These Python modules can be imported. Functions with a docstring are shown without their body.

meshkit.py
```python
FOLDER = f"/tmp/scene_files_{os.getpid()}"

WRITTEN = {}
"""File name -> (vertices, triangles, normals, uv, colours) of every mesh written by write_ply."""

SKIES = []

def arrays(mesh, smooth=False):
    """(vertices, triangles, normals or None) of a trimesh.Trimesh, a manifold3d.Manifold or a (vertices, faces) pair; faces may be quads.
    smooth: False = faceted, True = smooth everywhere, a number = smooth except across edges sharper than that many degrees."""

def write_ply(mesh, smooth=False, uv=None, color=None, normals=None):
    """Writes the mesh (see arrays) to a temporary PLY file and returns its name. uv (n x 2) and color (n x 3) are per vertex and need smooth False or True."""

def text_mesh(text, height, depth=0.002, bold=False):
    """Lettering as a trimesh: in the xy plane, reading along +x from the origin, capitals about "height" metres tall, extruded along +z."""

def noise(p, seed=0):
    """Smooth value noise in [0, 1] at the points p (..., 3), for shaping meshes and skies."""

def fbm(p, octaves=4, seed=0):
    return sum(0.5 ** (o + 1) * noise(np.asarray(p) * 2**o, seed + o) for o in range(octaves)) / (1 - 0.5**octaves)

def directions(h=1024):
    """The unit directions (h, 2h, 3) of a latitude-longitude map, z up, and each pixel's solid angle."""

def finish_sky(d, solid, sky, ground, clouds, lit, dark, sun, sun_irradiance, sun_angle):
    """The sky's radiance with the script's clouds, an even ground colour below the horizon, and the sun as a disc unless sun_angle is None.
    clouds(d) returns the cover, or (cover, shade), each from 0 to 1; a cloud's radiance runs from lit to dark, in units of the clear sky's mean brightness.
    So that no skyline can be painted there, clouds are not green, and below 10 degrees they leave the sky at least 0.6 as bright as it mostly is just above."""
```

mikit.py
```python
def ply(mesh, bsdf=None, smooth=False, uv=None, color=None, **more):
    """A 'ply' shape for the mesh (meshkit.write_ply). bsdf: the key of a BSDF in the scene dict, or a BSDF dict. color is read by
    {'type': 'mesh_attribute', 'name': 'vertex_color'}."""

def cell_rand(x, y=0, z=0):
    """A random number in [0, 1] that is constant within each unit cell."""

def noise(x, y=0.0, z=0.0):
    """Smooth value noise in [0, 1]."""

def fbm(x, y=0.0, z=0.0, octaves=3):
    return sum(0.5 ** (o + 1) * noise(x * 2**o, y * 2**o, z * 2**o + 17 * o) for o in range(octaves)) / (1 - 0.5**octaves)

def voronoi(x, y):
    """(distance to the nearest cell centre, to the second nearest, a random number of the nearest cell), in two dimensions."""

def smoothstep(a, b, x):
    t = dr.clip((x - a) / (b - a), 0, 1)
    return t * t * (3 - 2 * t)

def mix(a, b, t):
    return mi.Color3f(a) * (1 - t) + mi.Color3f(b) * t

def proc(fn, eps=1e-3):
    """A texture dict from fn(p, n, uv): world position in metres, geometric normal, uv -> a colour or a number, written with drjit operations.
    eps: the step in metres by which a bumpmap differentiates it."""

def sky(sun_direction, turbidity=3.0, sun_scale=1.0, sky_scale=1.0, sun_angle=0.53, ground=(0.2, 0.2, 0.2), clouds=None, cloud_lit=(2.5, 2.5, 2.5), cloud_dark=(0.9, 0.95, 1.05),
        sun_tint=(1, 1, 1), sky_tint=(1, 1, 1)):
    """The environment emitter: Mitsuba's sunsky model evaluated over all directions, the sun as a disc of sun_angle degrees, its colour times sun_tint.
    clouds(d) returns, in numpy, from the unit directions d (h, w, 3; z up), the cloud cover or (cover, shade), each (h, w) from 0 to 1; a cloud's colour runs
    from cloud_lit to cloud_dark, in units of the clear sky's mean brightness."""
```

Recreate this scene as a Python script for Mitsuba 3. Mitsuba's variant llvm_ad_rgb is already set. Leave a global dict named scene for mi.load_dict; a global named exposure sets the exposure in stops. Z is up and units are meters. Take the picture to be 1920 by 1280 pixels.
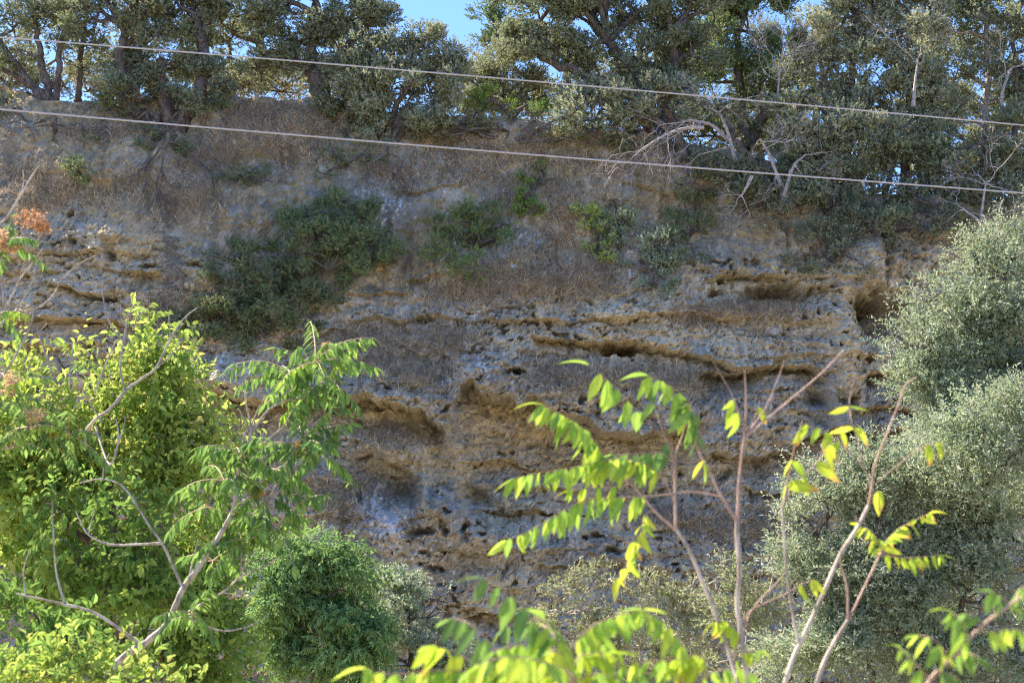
import math
import numpy as np
import trimesh
import mitsuba as mi
import drjit as dr
import mikit
import meshkit

T = mi.ScalarTransform4f
scene, labels = {}, {}

# ------------------------------------------------------------------ camera, sky, exposure
EYE = np.array([0.0, 0.0, 1.7])
PITCH, HFOV = math.radians(8.0), 36.0
FOCAL = 960.0 / math.tan(math.radians(HFOV / 2))          # pixels of the 1920 wide photograph
FWD = np.array([0.0, math.cos(PITCH), math.sin(PITCH)])
UPV = np.array([0.0, -math.sin(PITCH), math.cos(PITCH)])
scene['camera'] = {
    'type': 'thinlens', 'fov': HFOV, 'fov_axis': 'x', 'near_clip': 0.2, 'far_clip': 3000.0,
    'aperture_radius': 0.0055, 'focus_distance': 38.0,
    'to_world': T().look_at(origin=EYE.tolist(), target=(EYE + FWD).tolist(), up=[0, 0, 1])}
SUN = (-0.60, 0.31, 0.74)
scene['sky'] = mikit.sky(SUN, turbidity=2.5, sun_scale=1.0, sky_scale=0.90, ground=(0.2, 0.19, 0.15), sky_tint=(0.56, 0.67, 0.92))
exposure = 3.7


# ------------------------------------------------------------------ helpers
def at(u, v, Y):
    """The point at distance y = Y that the surveyed photo point (u, v) shows."""
    d = FWD * FOCAL + np.array([1.0, 0, 0]) * (u - 960.0) + UPV * (640.0 - v)
    return EYE + d * (Y / d[1])


def nrm(a):
    a = np.asarray(a, float)
    return a / np.maximum(np.linalg.norm(a, axis=-1, keepdims=True), 1e-9)


def numbered(key):
    if key not in scene and key not in labels:
        return key
    k = 1
    while f'{key}_{k:03d}' in scene or f'{key}_{k:03d}' in labels:
        k += 1
    return f'{key}_{k:03d}'


def thing(name, label, cat, group=None):
    key = numbered(name)
    labels[key] = {'label': label, 'category': cat}
    if group:
        labels[key]['group'] = group
    return key


def part(parent, name, shape, **lab):
    key = numbered(f'{parent}__{name}')
    scene[key] = shape
    if lab:
        labels[key] = lab
    return key


def smooth_path(pts, step=None, n=None):
    """Catmull-Rom curve through the points (any dimension)."""
    p = np.asarray(pts, float)
    if len(p) == 2:
        n = n or 4
        return p[0] + (p[1] - p[0]) * np.linspace(0, 1, n)[:, None]
    q = np.vstack([2 * p[0] - p[1], p, 2 * p[-1] - p[-2]])
    out = []
    for i in range(len(p) - 1):
        a, b, c, d = q[i:i + 4]
        t = np.linspace(0, 1, 6, endpoint=False)[:, None]
        out.append(0.5 * (2 * b + (c - a) * t + (2 * a - 5 * b + 4 * c - d) * t ** 2 + (3 * b - a - 3 * c + d) * t ** 3))
    out.append(p[-1:])
    return np.vstack(out)


class Mesh:
    """Collects vertices, triangles and vertex colours of ONE mesh."""

    def __init__(self):
        self.v, self.f, self.c, self.n = [], [], [], 0

    def add(self, v, f, c=None):
        self.v.append(np.asarray(v, float))
        self.f.append(np.asarray(f, int) + self.n)
        self.n += len(v)
        if c is not None:
            self.c.append(np.broadcast_to(np.asarray(c, float), (len(v), 3)))

    def tube(self, pts, radii, sides=6, c=None):
        p = np.asarray(pts, float)
        r = np.broadcast_to(np.asarray(radii, float), (len(p),))
        t = nrm(np.gradient(p, axis=0))
        ref = np.array([0, 0, 1.0]) if abs(nrm(p[-1] - p[0])[2]) < 0.8 else np.array([1.0, 0, 0])
        a = nrm(np.cross(t, ref))
        b = np.cross(t, a)
        g = np.arange(sides) * 2 * np.pi / sides
        v = p[:, None] + r[:, None, None] * (np.cos(g)[None, :, None] * a[:, None] + np.sin(g)[None, :, None] * b[:, None])
        i, j = np.meshgrid(np.arange(len(p) - 1), np.arange(sides), indexing='ij')
        q = np.stack([i * sides + j, i * sides + (j + 1) % sides, (i + 1) * sides + (j + 1) % sides, (i + 1) * sides + j], -1).reshape(-1, 4)
        v = v.reshape(-1, 3)
        f = np.vstack([q[:, [0, 1, 2]], q[:, [0, 2, 3]]])
        v = np.vstack([v, p[-1:]])                                       # close the far end
        e = (len(p) - 1) * sides
        f = np.vstack([f, np.stack([e + np.arange(sides), e + (np.arange(sides) + 1) % sides, np.full(sides, len(v) - 1)], 1)])
        self.add(v, f, c)

    def arrays(self):
        return np.vstack(self.v), np.vstack(self.f)

    def ply(self, bsdf, smooth=False):
        return mikit.ply(self.arrays(), bsdf, smooth=smooth, color=np.vstack(self.c) if self.c else None)


# ------------------------------------------------------------------ materials
VC = {'type': 'mesh_attribute', 'name': 'vertex_color'}


def leaf_bsdf(rough, trans, eta=1.5):
    return {'type': 'principledthin', 'base_color': VC, 'roughness': rough, 'diff_trans': trans, 'eta': eta, 'spec_trans': 0.0}


scene['leaf_leathery'] = leaf_bsdf(0.30, 0.65)
scene['leaf_glossy'] = leaf_bsdf(0.24, 0.80, 1.55)
scene['leaf_soft'] = leaf_bsdf(0.33, 0.80)
scene['leaf_thin'] = leaf_bsdf(0.30, 0.95)
scene['dry_stalk'] = {'type': 'twosided', 'bsdf': {'type': 'diffuse', 'reflectance': VC}}


def bark_fn(lo, hi, sx, sz):
    def fn(p, n, uv):
        a = mikit.fbm(p.x * sx, p.y * sx, p.z * sz, 3)
        b = mikit.noise(p.x * sx * 5, p.y * sx * 5, p.z * sz * 3)
        return mikit.mix(lo, hi, mikit.smoothstep(0.3, 0.7, a * 0.7 + b * 0.3))
    return fn


scene['bark_dark'] = {'type': 'twosided', 'bsdf': {'type': 'principled', 'base_color': mikit.proc(bark_fn((0.07, 0.06, 0.05), (0.17, 0.15, 0.13), 7, 3)), 'roughness': 0.9, 'specular': 0.2}}
scene['bark_pale'] = {'type': 'twosided', 'bsdf': {'type': 'principled', 'base_color': mikit.proc(bark_fn((0.22, 0.195, 0.165), (0.49, 0.455, 0.405), 26, 9)), 'roughness': 0.75, 'specular': 0.3}}
scene['bark_dead'] = {'type': 'twosided', 'bsdf': {'type': 'principled', 'base_color': mikit.proc(bark_fn((0.24, 0.22, 0.205), (0.42, 0.395, 0.37), 20, 9)), 'roughness': 0.85, 'specular': 0.2}}
scene['bark_rosy'] = {'type': 'twosided', 'bsdf': {'type': 'principled', 'base_color': mikit.proc(bark_fn((0.27, 0.175, 0.135), (0.45, 0.335, 0.275), 60, 20)), 'roughness': 0.6, 'specular': 0.4}}
scene['cable_metal'] = {'type': 'principled', 'base_color': {'type': 'rgb', 'value': [0.40, 0.41, 0.44]}, 'roughness': 0.5, 'metallic': 0.0, 'specular': 0.5}


def rock_bump(p, n, uv):
    return mikit.fbm(p.x * 9, p.y * 9, p.z * 13, 4) + 0.35 * mikit.noise(p.x * 45, p.y * 45, p.z * 60)


scene['rock'] = {'type': 'twosided', 'bsdf': {'type': 'bumpmap', 'arbitrary': mikit.proc(rock_bump, eps=0.006), 'scale': 0.05,
                 'bsdf': {'type': 'diffuse', 'reflectance': VC}}}


def soil_fn(p, n, uv):
    a = mikit.fbm(p.x * 0.5, p.y * 0.5, 0.0, 4)
    b = mikit.noise(p.x * 7, p.y * 7, p.z * 7)
    return mikit.mix((0.20, 0.175, 0.115), (0.34, 0.295, 0.21), mikit.smoothstep(0.3, 0.7, 0.7 * a + 0.3 * b))


scene['soil'] = {'type': 'twosided', 'bsdf': {'type': 'diffuse', 'reflectance': mikit.proc(soil_fn)}}


# ------------------------------------------------------------------ the cliff: a worn rock face under a slope of earth
def base_y(z):
    """Distance of the undisturbed face at height z: steep rock below, a slope of earth leaning back above."""
    z = np.asarray(z, float)
    return np.interp(z, [-8, -4, 0.0, 4.0, 6.6, 7.6, 9.0, 11.0, 13.0, 15.5, 18.0], [43.0, 43.6, 44.6, 45.2, 45.4, 45.9, 46.4, 47.0, 47.8, 49.2, 51.0])


def face_xz(u, v):
    Y = 46.0
    for _ in range(12):
        p = at(u, v, Y)
        Y = 0.5 * Y + 0.5 * float(base_y(p[2]))
    return p[0], p[2]


def faces_xz(pts):
    return np.array([face_xz(*q) for q in pts])


EDGE_UV = [(-300, 150), (0, 160), (100, 185), (250, 185), (400, 168), (600, 180), (720, 205), (850, 218), (1000, 222), (1150, 250),
           (1300, 265), (1450, 310), (1600, 350), (1750, 375), (1920, 372), (2250, 372)]
EDGE = faces_xz(EDGE_UV)


def edge_z(x):
    return np.interp(x, EDGE[:, 0], EDGE[:, 1]) + 0.5 * (meshkit.fbm(np.stack([np.asarray(x) * 0.9, np.zeros_like(x), np.zeros_like(x)], -1), 3, 5) - 0.5)


# overhanging rims: the rock above the line stands out, the rock under it is hollowed: (line, out, reach up, in, reach down)
RIMS = [
    ([(390, 728), (470, 752), (560, 748), (630, 750), (680, 740), (730, 760), (790, 772), (832, 806), (850, 840)], 0.55, 0.9, 1.25, 1.3),
    ([(838, 770), (862, 724), (882, 710), (905, 737), (950, 744), (978, 756), (1003, 742), (1040, 770), (1092, 778), (1130, 802), (1200, 818), (1260, 802), (1320, 790)], 0.6, 0.7, 1.1, 1.7),
    ([(560, 640), (620, 612), (700, 592), (760, 602), (820, 588), (880, 602), (960, 600), (1060, 606), (1150, 592), (1300, 588), (1400, 600)], 0.16, 0.35, 0.22, 0.25),
    ([(985, 628), (1060, 640), (1150, 640), (1230, 652), (1300, 668), (1380, 684), (1440, 690)], 0.25, 0.35, 0.75, 0.34),
    ([(1290, 706), (1370, 694), (1450, 682), (1530, 690), (1565, 712)], 0.25, 0.3, 0.9, 0.6),
    ([(1610, 705), (1660, 690), (1720, 690), (1800, 726)], 0.2, 0.3, 0.6, 0.4),
    ([(1610, 765), (1680, 758), (1740, 770), (1800, 780)], 0.15, 0.25, 0.5, 0.35),
    ([(1325, 846), (1420, 852), (1500, 836), (1560, 800), (1640, 812), (1730, 800)], 0.3, 0.3, 0.8, 0.4),
    ([(1560, 892), (1650, 868), (1740, 874)], 0.2, 0.25, 0.45, 0.35),
    ([(1380, 905), (1450, 930), (1500, 915)], 0.2, 0.3, 0.4, 0.4),
    ([(90, 530), (150, 545), (210, 562), (245, 574)], 0.15, 0.3, 0.6, 0.25),
    ([(-200, 590), (-50, 605), (60, 600), (200, 604), (260, 612)], 0.2, 0.3, 0.45, 0.3),
    ([(-200, 640), (0, 642), (100, 650), (200, 640)], 0.18, 0.2, 0.4, 0.3),
    ([(60, 470), (130, 476), (200, 470), (290, 480)], 0.14, 0.2, 0.3, 0.2),
    ([(150, 500), (230, 505), (310, 520)], 0.10, 0.2, 0.3, 0.15),
    ([(870, 868), (930, 852), (1000, 876), (1070, 868), (1150, 850)], 0.2, 0.25, 0.35, 0.3),
    ([(900, 905), (960, 912), (1040, 905), (1110, 915)], 0.15, 0.2, 0.25, 0.25),
    ([(880, 962), (930, 956), (1000, 950), (1060, 962), (1140, 950)], 0.2, 0.25, 0.35, 0.3),
    ([(700, 850), (760, 880), (800, 905)], 0.15, 0.25, 0.35, 0.4),
    ([(860, 1156), (910, 1150), (970, 1160), (1030, 1158)], 0.2, 0.25, 0.65, 0.5),
    ([(820, 1030), (880, 1040), (950, 1035), (1010, 1050)], 0.08, 0.2, 0.15, 0.2),
    ([(1000, 1060), (1080, 1052), (1180, 1060), (1260, 1075)], 0.10, 0.2, 0.25, 0.25),
    ([(1190, 985), (1260, 990), (1320, 975)], 0.10, 0.2, 0.25, 0.25),
    ([(430, 455), (480, 452), (520, 462)], 0.06, 0.2, 0.2, 0.2),
    ([(1140, 335), (1180, 340), (1215, 348), (1260, 362)], 0.06, 0.3, 0.18, 0.2),
    ([(740, 345), (790, 352), (830, 340), (880, 350)], 0.08, 0.3, 0.15, 0.2),
    ([(1320, 520), (1400, 512), (1480, 520), (1500, 540)], 0.15, 0.35, 0.55, 0.35),
    ([(1590, 540), (1640, 552), (1690, 560), (1740, 575)], 0.25, 0.4, 0.7, 0.6),
    ([(740, 515), (790, 520), (830, 512)], 0.12, 0.3, 0.3, 0.2),
    ([(640, 545), (720, 550), (770, 545)], 0.10, 0.2, 0.2, 0.2),
]
# lumps (+) and hollows (-): (u, v, half width, half height in photo pixels, metres)
LUMPS = [
    (1450, 548, 56, 20, -1.5), (1495, 552, 28, 18, -0.9), (1345, 545, 16, 9, -0.6), (1660, 588, 50, 46, -1.3), (1640, 560, 28, 28, -0.8),
    (1170, 652, 36, 12, -1.5), (1530, 545, 12, 9, -0.7), (795, 998, 20, 8, -0.7), (838, 1000, 8, 7, -0.6), (1120, 1003, 16, 6, -0.5),
    (1095, 1008, 8, 6, -0.5), (1150, 1032, 16, 10, -0.6), (870, 985, 9, 6, -0.4), (968, 700, 20, 6, -1.2), (125, 398, 8, 7, -0.6),
    (108, 455, 9, 6, -0.5), (137, 458, 9, 6, -0.5), (208, 468, 14, 22, -0.4), (276, 500, 16, 7, -0.5), (360, 498, 16, 5, -0.5),
    (200, 560, 40, 8, -0.6), (1290, 885, 8, 10, -0.5), (1250, 920, 10, 8, -0.4), (953, 845, 6, 6, -0.5), (1465, 680, 14, 10, -0.5),
    (1540, 745, 22, 18, -0.6), (1580, 745, 12, 20, -0.5), (1240, 1085, 20, 14, -0.5), (800, 600, 22, 8, -0.5), (890, 1152, 30, 10, -0.3),
    (1605, 745, 10, 12, -0.5), (1700, 640, 30, 20, -0.4), (1370, 885, 12, 9, -0.4),
    (1060, 880, 240, 100, -0.9), (720, 790, 110, 26, -0.4), (590, 985, 80, 130, 0.75), (930, 700, 60, 36, 0.45), (1250, 770, 70, 36, 0.35),
    (735, 838, 42, 36, 0.65), (655, 832, 30, 20, 0.5), (850, 775, 26, 60, 0.45), (1405, 770, 70, 50, 0.45), (1590, 660, 34, 70, 0.55),
    (1575, 790, 18, 60, 0.55), (1480, 600, 110, 34, 0.3), (1620, 500, 50, 50, 0.5), (1640, 460, 60, 50, 0.3), (830, 950, 34, 34, 0.5), (800, 1010, 70, 40, 0.35),
    (880, 1010, 60, 34, 0.35), (740, 960, 60, 60, 0.4), (1080, 1020, 130, 40, 0.25), (700, 880, 70, 30, -0.5), (760, 920, 40, 26, -0.55),
    (900, 940, 36, 26, -0.35), (400, 700, 70, 30, 0.4), (160, 450, 160, 40, 0.3), (310, 520, 100, 40, 0.25), (1350, 830, 60, 30, 0.3),
    (1710, 820, 60, 30, 0.2), (480, 250, 160, 50, 0.35), (180, 300, 150, 60, 0.25), (980, 520, 140, 50, 0.3), (1200, 440, 160, 100, -0.3),
    (1660, 480, 10, 60, -0.4), (765, 470, 24, 60, -0.25), (230, 410, 60, 40, 0.2), (945, 820, 9, 26, 0.25), (640, 960, 12, 90, -0.4),
    (790, 910, 24, 26, 0.5), (815, 945, 26, 26, 0.55), (850, 980, 30, 26, 0.5), (905, 1000, 40, 24, 0.4), (700, 920, 46, 30, -0.6), (745, 925, 30, 34, -0.6),
    (880, 930, 40, 26, -0.5), (950, 960, 50, 22, -0.45), (1000, 830, 90, 40, -0.4), (1420, 880, 60, 30, -0.4), (640, 800, 60, 14, 0.3), (560, 850, 40, 30, 0.4), (620, 905, 60, 30, 0.45),
]
RIMS_XZ = [(faces_xz(r[0]), 1.2 * r[1], r[2], 1.2 * r[3], r[4]) for r in RIMS]
LUMPS_XZ = [face_xz(u, v) + (a * 0.0156, b * 0.0158, 1.25 * h) for u, v, a, b, h in LUMPS]


def p3(x, z, fx, fz, o=0.0):
    return np.stack([x * fx, z * fz, np.full_like(x, o)], -1)


def rockiness(x, z):
    """1 in the worn rock, 0 on the slope of earth above it."""
    top = np.interp(x, faces_xz([(0, 330), (300, 420), (500, 560), (900, 560), (1100, 560), (1350, 480), (1900, 400)])[:, 0],
                    faces_xz([(0, 400), (300, 420), (500, 560), (900, 560), (1100, 560), (1350, 480), (1900, 400)])[:, 1])
    s = (top - z) / 0.8 + 2.0 * (meshkit.fbm(p3(x, z, 0.7, 0.7, 3), 3, 9) - 0.5)
    return np.clip(s + 0.5, 0, 1)


def relief(x, z):
    """How far the face stands out (metres) at (x, z)."""
    x, z = np.broadcast_arrays(np.asarray(x, float), np.asarray(z, float))
    wx = x + 0.35 * (meshkit.fbm(p3(x, z, 1.3, 1.3), 3, 1) - 0.5) + 0.10 * (meshkit.fbm(p3(x, z, 6, 6), 2, 2) - 0.5)
    wz = z + 0.30 * (meshkit.fbm(p3(x, z, 1.5, 1.5), 3, 3) - 0.5) + 0.20 * (meshkit.fbm(p3(x, z, 5, 5), 4, 4) - 0.5)
    d = 1.2 * (meshkit.fbm(p3(x, z, 0.16, 0.16), 3, 11) - 0.5) + 0.7 * (meshkit.fbm(p3(x, z, 0.5, 0.65), 2, 12) - 0.5)
    for cx, cz, a, b, h in LUMPS_XZ:
        e = ((wx - cx) / a) ** 2 + ((wz - cz) / b) ** 2
        m = e < 9
        if h < 0 and a * b < 0.3:
            d[m] += h * np.clip(1.25 - e[m] ** 0.6, 0, 1)                   # holes with a lip
        else:
            d[m] += h * np.exp(-e[m] ** 1.4)
    for line, out, up, inn, down in RIMS_XZ:
        zl = np.interp(wx, line[:, 0], line[:, 1])
        x0, x1 = line[0, 0], line[-1, 0]
        w = np.clip((wx - x0) / 0.5, 0, 1) * np.clip((x1 - wx) / 0.5, 0, 1)
        s = wz - zl
        above, below = s >= 0, s < 0
        prof = np.where(above, out * np.exp(-np.maximum(s, 0) / up), -inn * np.exp(np.minimum(s, 0) / down))
        d = d + w * prof * np.where(below, np.clip(-s / 0.05, 0, 1), 1)
    r = rockiness(x, z)
    strata = meshkit.fbm(p3(wx, wz, 0.55, 3.2), 4, 21)
    d = d + r * 0.14 * (np.abs(strata - 0.5) * 2 - 0.3)
    for a, b, h, o in ((0.55, 1.9, 0.24, 0), (1.3, 4.2, 0.12, 50), (3.4, 9.5, 0.06, 90)):       # beds broken into angular blocks
        bed = np.floor(wz * b + 0.5 * meshkit.noise(p3(x, z, a, a, o), 70))
        block = np.floor(wx * a + 7.3 * np.sin(bed * 12.9898 + o) + 0.6 * meshkit.noise(p3(x, z, 2 * a, 2 * b, o), 71))
        cut = np.sin(bed * 127.1 + block * 311.7 + o) * 43758.5453
        cut = cut - np.floor(cut)
        d = d + r * h * np.where(cut > 0.35, cut - 0.6, -0.55)
    flaky = meshkit.fbm(p3(wx, wz, 2.0, 10.0), 4, 30)
    d = d + r * 0.11 * (np.abs(flaky - 0.5) * 2 - 0.3)
    ragged = meshkit.fbm(p3(wx, wz, 3.0, 5.0), 4, 22)
    d = d + (0.10 + 0.16 * r) * (ragged - 0.5)
    crag = np.abs(meshkit.fbm(p3(wx, wz, 5.0, 7.0), 3, 23) - 0.5) * 2
    d = d - (0.03 + 0.07 * r) * np.clip(0.35 - crag, 0, 1) / 0.35
    pit = meshkit.noise(p3(wx, wz, 3.6, 5.5), 24) * 0.6 + meshkit.noise(p3(x, z, 8, 10), 25) * 0.4
    field = np.clip(meshkit.fbm(p3(x, z, 0.45, 0.45), 2, 26) * 3.0 - 1.0, 0, 1)
    d = d - r * field * 0.40 * np.clip((pit - 0.66) / 0.14, 0, 1)
    d = d + (0.05 + 0.03 * r) * (meshkit.noise(p3(x, z, 12, 16), 27) - 0.5) + (0.03 + 0.03 * r) * (meshkit.noise(p3(x, z, 24, 28), 28) - 0.5)
    d = d + (1 - r) * (0.22 * (meshkit.fbm(p3(x, z, 2.4, 3.0), 4, 37) - 0.5) + 0.10 * (meshkit.noise(p3(x, z, 9, 10), 38) - 0.5) + 0.06 * (meshkit.noise(p3(x, z, 20, 22), 39) - 0.5))
    gully = np.abs(meshkit.fbm(p3(x, z, 1.1, 0.35), 3, 29) - 0.5) * 2
    d = d - (1 - r) * 0.25 * np.clip(0.3 - gully, 0, 1) / 0.3
    return d


def cliff_y(x, z):
    return base_y(z) - relief(x, z)


# patches of weathered grey crust, white lichen and dark stain, where the photograph shows them: (u, v, half width, half height, weight)
CRUST = [(800, 600, 210, 45, .5), (930, 715, 120, 50, .6), (1200, 770, 110, 60, .55), (1400, 760, 110, 60, .6), (600, 980, 110, 150, .8), (750, 950, 90, 80, .6),
         (860, 960, 70, 40, .5), (1480, 600, 150, 60, .45), (1100, 1035, 260, 45, .5), (160, 430, 190, 70, .4), (710, 830, 90, 40, .7), (400, 690, 110, 40, .4), (760, 1060, 140, 60, .6),
         (700, 390, 110, 50, .4), (950, 430, 90, 60, .35), (1300, 440, 180, 110, .4), (1700, 480, 140, 120, .45), (1000, 870, 90, 16, .35), (1250, 930, 120, 60, .4), (1400, 980, 120, 80, .6),
         (230, 590, 90, 25, .35), (1650, 830, 110, 16, .45), (1500, 850, 160, 18, .3), (840, 740, 60, 50, .5), (330, 330, 160, 60, .2), (940, 1110, 60, 20, .5)]
BARE = [(1060, 880, 200, 90, .5), (1590, 660, 60, 60, .6), (740, 790, 120, 25, .6), (700, 880, 80, 30, .6), (600, 800, 120, 30, .6), (1200, 640, 220, 22, .5), (230, 410, 60, 40, .7), (120, 290, 120, 50, .4),
        (1180, 350, 90, 30, .5), (1440, 530, 90, 30, .5), (910, 1160, 60, 50, .7), (1000, 350, 60, 50, .3), (780, 470, 34, 60, .4), (180, 600, 160, 60, .3), (880, 790, 60, 60, .4), (930, 1105, 60, 30, .4)]
WHITE = [(730, 985, 34, 44, .5), (690, 950, 30, 40, .25), (700, 385, 70, 40, .3), (960, 440, 50, 40, .3), (920, 690, 60, 30, .22), (1240, 790, 70, 30, .2), (870, 590, 90, 20, .22), (600, 990, 40, 90, .22), (1690, 835, 60, 14, .3), (800, 1040, 60, 30, .2),
         (1040, 1000, 120, 40, .12), (640, 990, 30, 30, .2), (460, 700, 40, 30, .25), (1100, 430, 40, 40, .25)]


def field(x, z, spots):
    w = np.zeros_like(x)
    for u, v, a, b, h in spots:
        cx, cz = face_xz(u, v)
        e = ((x - cx) / (a * 0.0156)) ** 2 + ((z - cz) / (b * 0.0158)) ** 2
        w += h * np.exp(-e * 1.2)
    return w


def step(a, b, t):
    t = np.clip((t - a) / (b - a), 0, 1)
    return (t * t * (3 - 2 * t))[..., None]


def rock_colour(x, z0, d):
    z = z0 + 0.9 * d                                                             # the pattern runs on over roofs and floors
    n1, n2 = meshkit.fbm(p3(x, z, 0.9, 1.4), 4, 31), meshkit.fbm(p3(x, z, 4.5, 7.0), 4, 32)
    n3, n4 = meshkit.noise(p3(x, z, 17, 19), 33), meshkit.fbm(p3(x, z, 0.5, 2.8), 4, 34)
    n5, n6 = meshkit.fbm(p3(x, z, 2.2, 2.2), 4, 35), meshkit.fbm(p3(x, z, 9, 9), 3, 36)
    r = rockiness(x, z0)
    tan = np.array([0.56, 0.495, 0.345]) * (0.80 + 0.40 * n2[..., None]) + np.array([0.05, 0.0, -0.03]) * (n4[..., None] - 0.5) * 2
    ochre = np.array([0.51, 0.43, 0.265])
    c = tan + (ochre - tan) * step(0.52, 0.60, n4) * 0.7
    soil = np.array([0.345, 0.285, 0.165]) * (0.60 + 0.8 * n6[..., None])
    litter = np.array([0.17, 0.135, 0.09])
    soil = soil + (litter - soil) * step(0.53, 0.60, 0.55 * n5 + 0.45 * n6) * 0.8
    bare_earth = np.array([0.45, 0.38, 0.24])
    soil = soil + (bare_earth - soil) * step(0.56, 0.64, 0.6 * n1 + 0.4 * n2) * 0.7
    c = c + (soil - c) * (1 - r)[..., None] * 0.85
    grey = np.array([0.47, 0.44, 0.345]) * (0.75 + 0.5 * n6[..., None])
    crust = 0.36 + 1.2 * field(x, z0, CRUST) - 1.6 * field(x, z0, BARE) + (n1 - 0.5) * 0.8 + (n2 - 0.5) * 0.9
    c = c + (grey - c) * step(0.47, 0.56, crust) * (0.55 + 0.37 * r)[..., None]
    dark = np.array([0.22, 0.195, 0.14])
    c = c + (dark - c) * step(0.58, 0.66, n5 * 0.6 + n6 * 0.4 + 0.10 * step(0.5, 0.6, crust)[..., 0]) * 0.6
    weathered = np.array([0.28, 0.27, 0.22]) * (0.75 + 0.5 * n6[..., None])
    c = c + (weathered - c) * step(0.53, 0.60, 0.55 * meshkit.fbm(p3(x, z0, 0.55, 0.75, 9), 3, 43) + 0.25 * n2 + 0.20 * n6 + 0.05 * (field(x, z0, CRUST) - 1.5 * field(x, z0, BARE))) * 0.75
    pale = np.array([0.56, 0.47, 0.34])
    c = c + (pale - c) * step(0.60, 0.68, n2 * 0.6 + n1 * 0.4) * 0.55
    white = np.array([0.64, 0.64, 0.60])
    c = c + (white - c) * step(0.60, 0.66, 0.31 + field(x, z0, WHITE) + (n3 - 0.5) * 0.55 + (n6 - 0.5) * 0.5) * 0.85
    c = c * (0.86 + 0.28 * n3[..., None])
    return np.clip(c, 0.03, 0.75)


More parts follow.
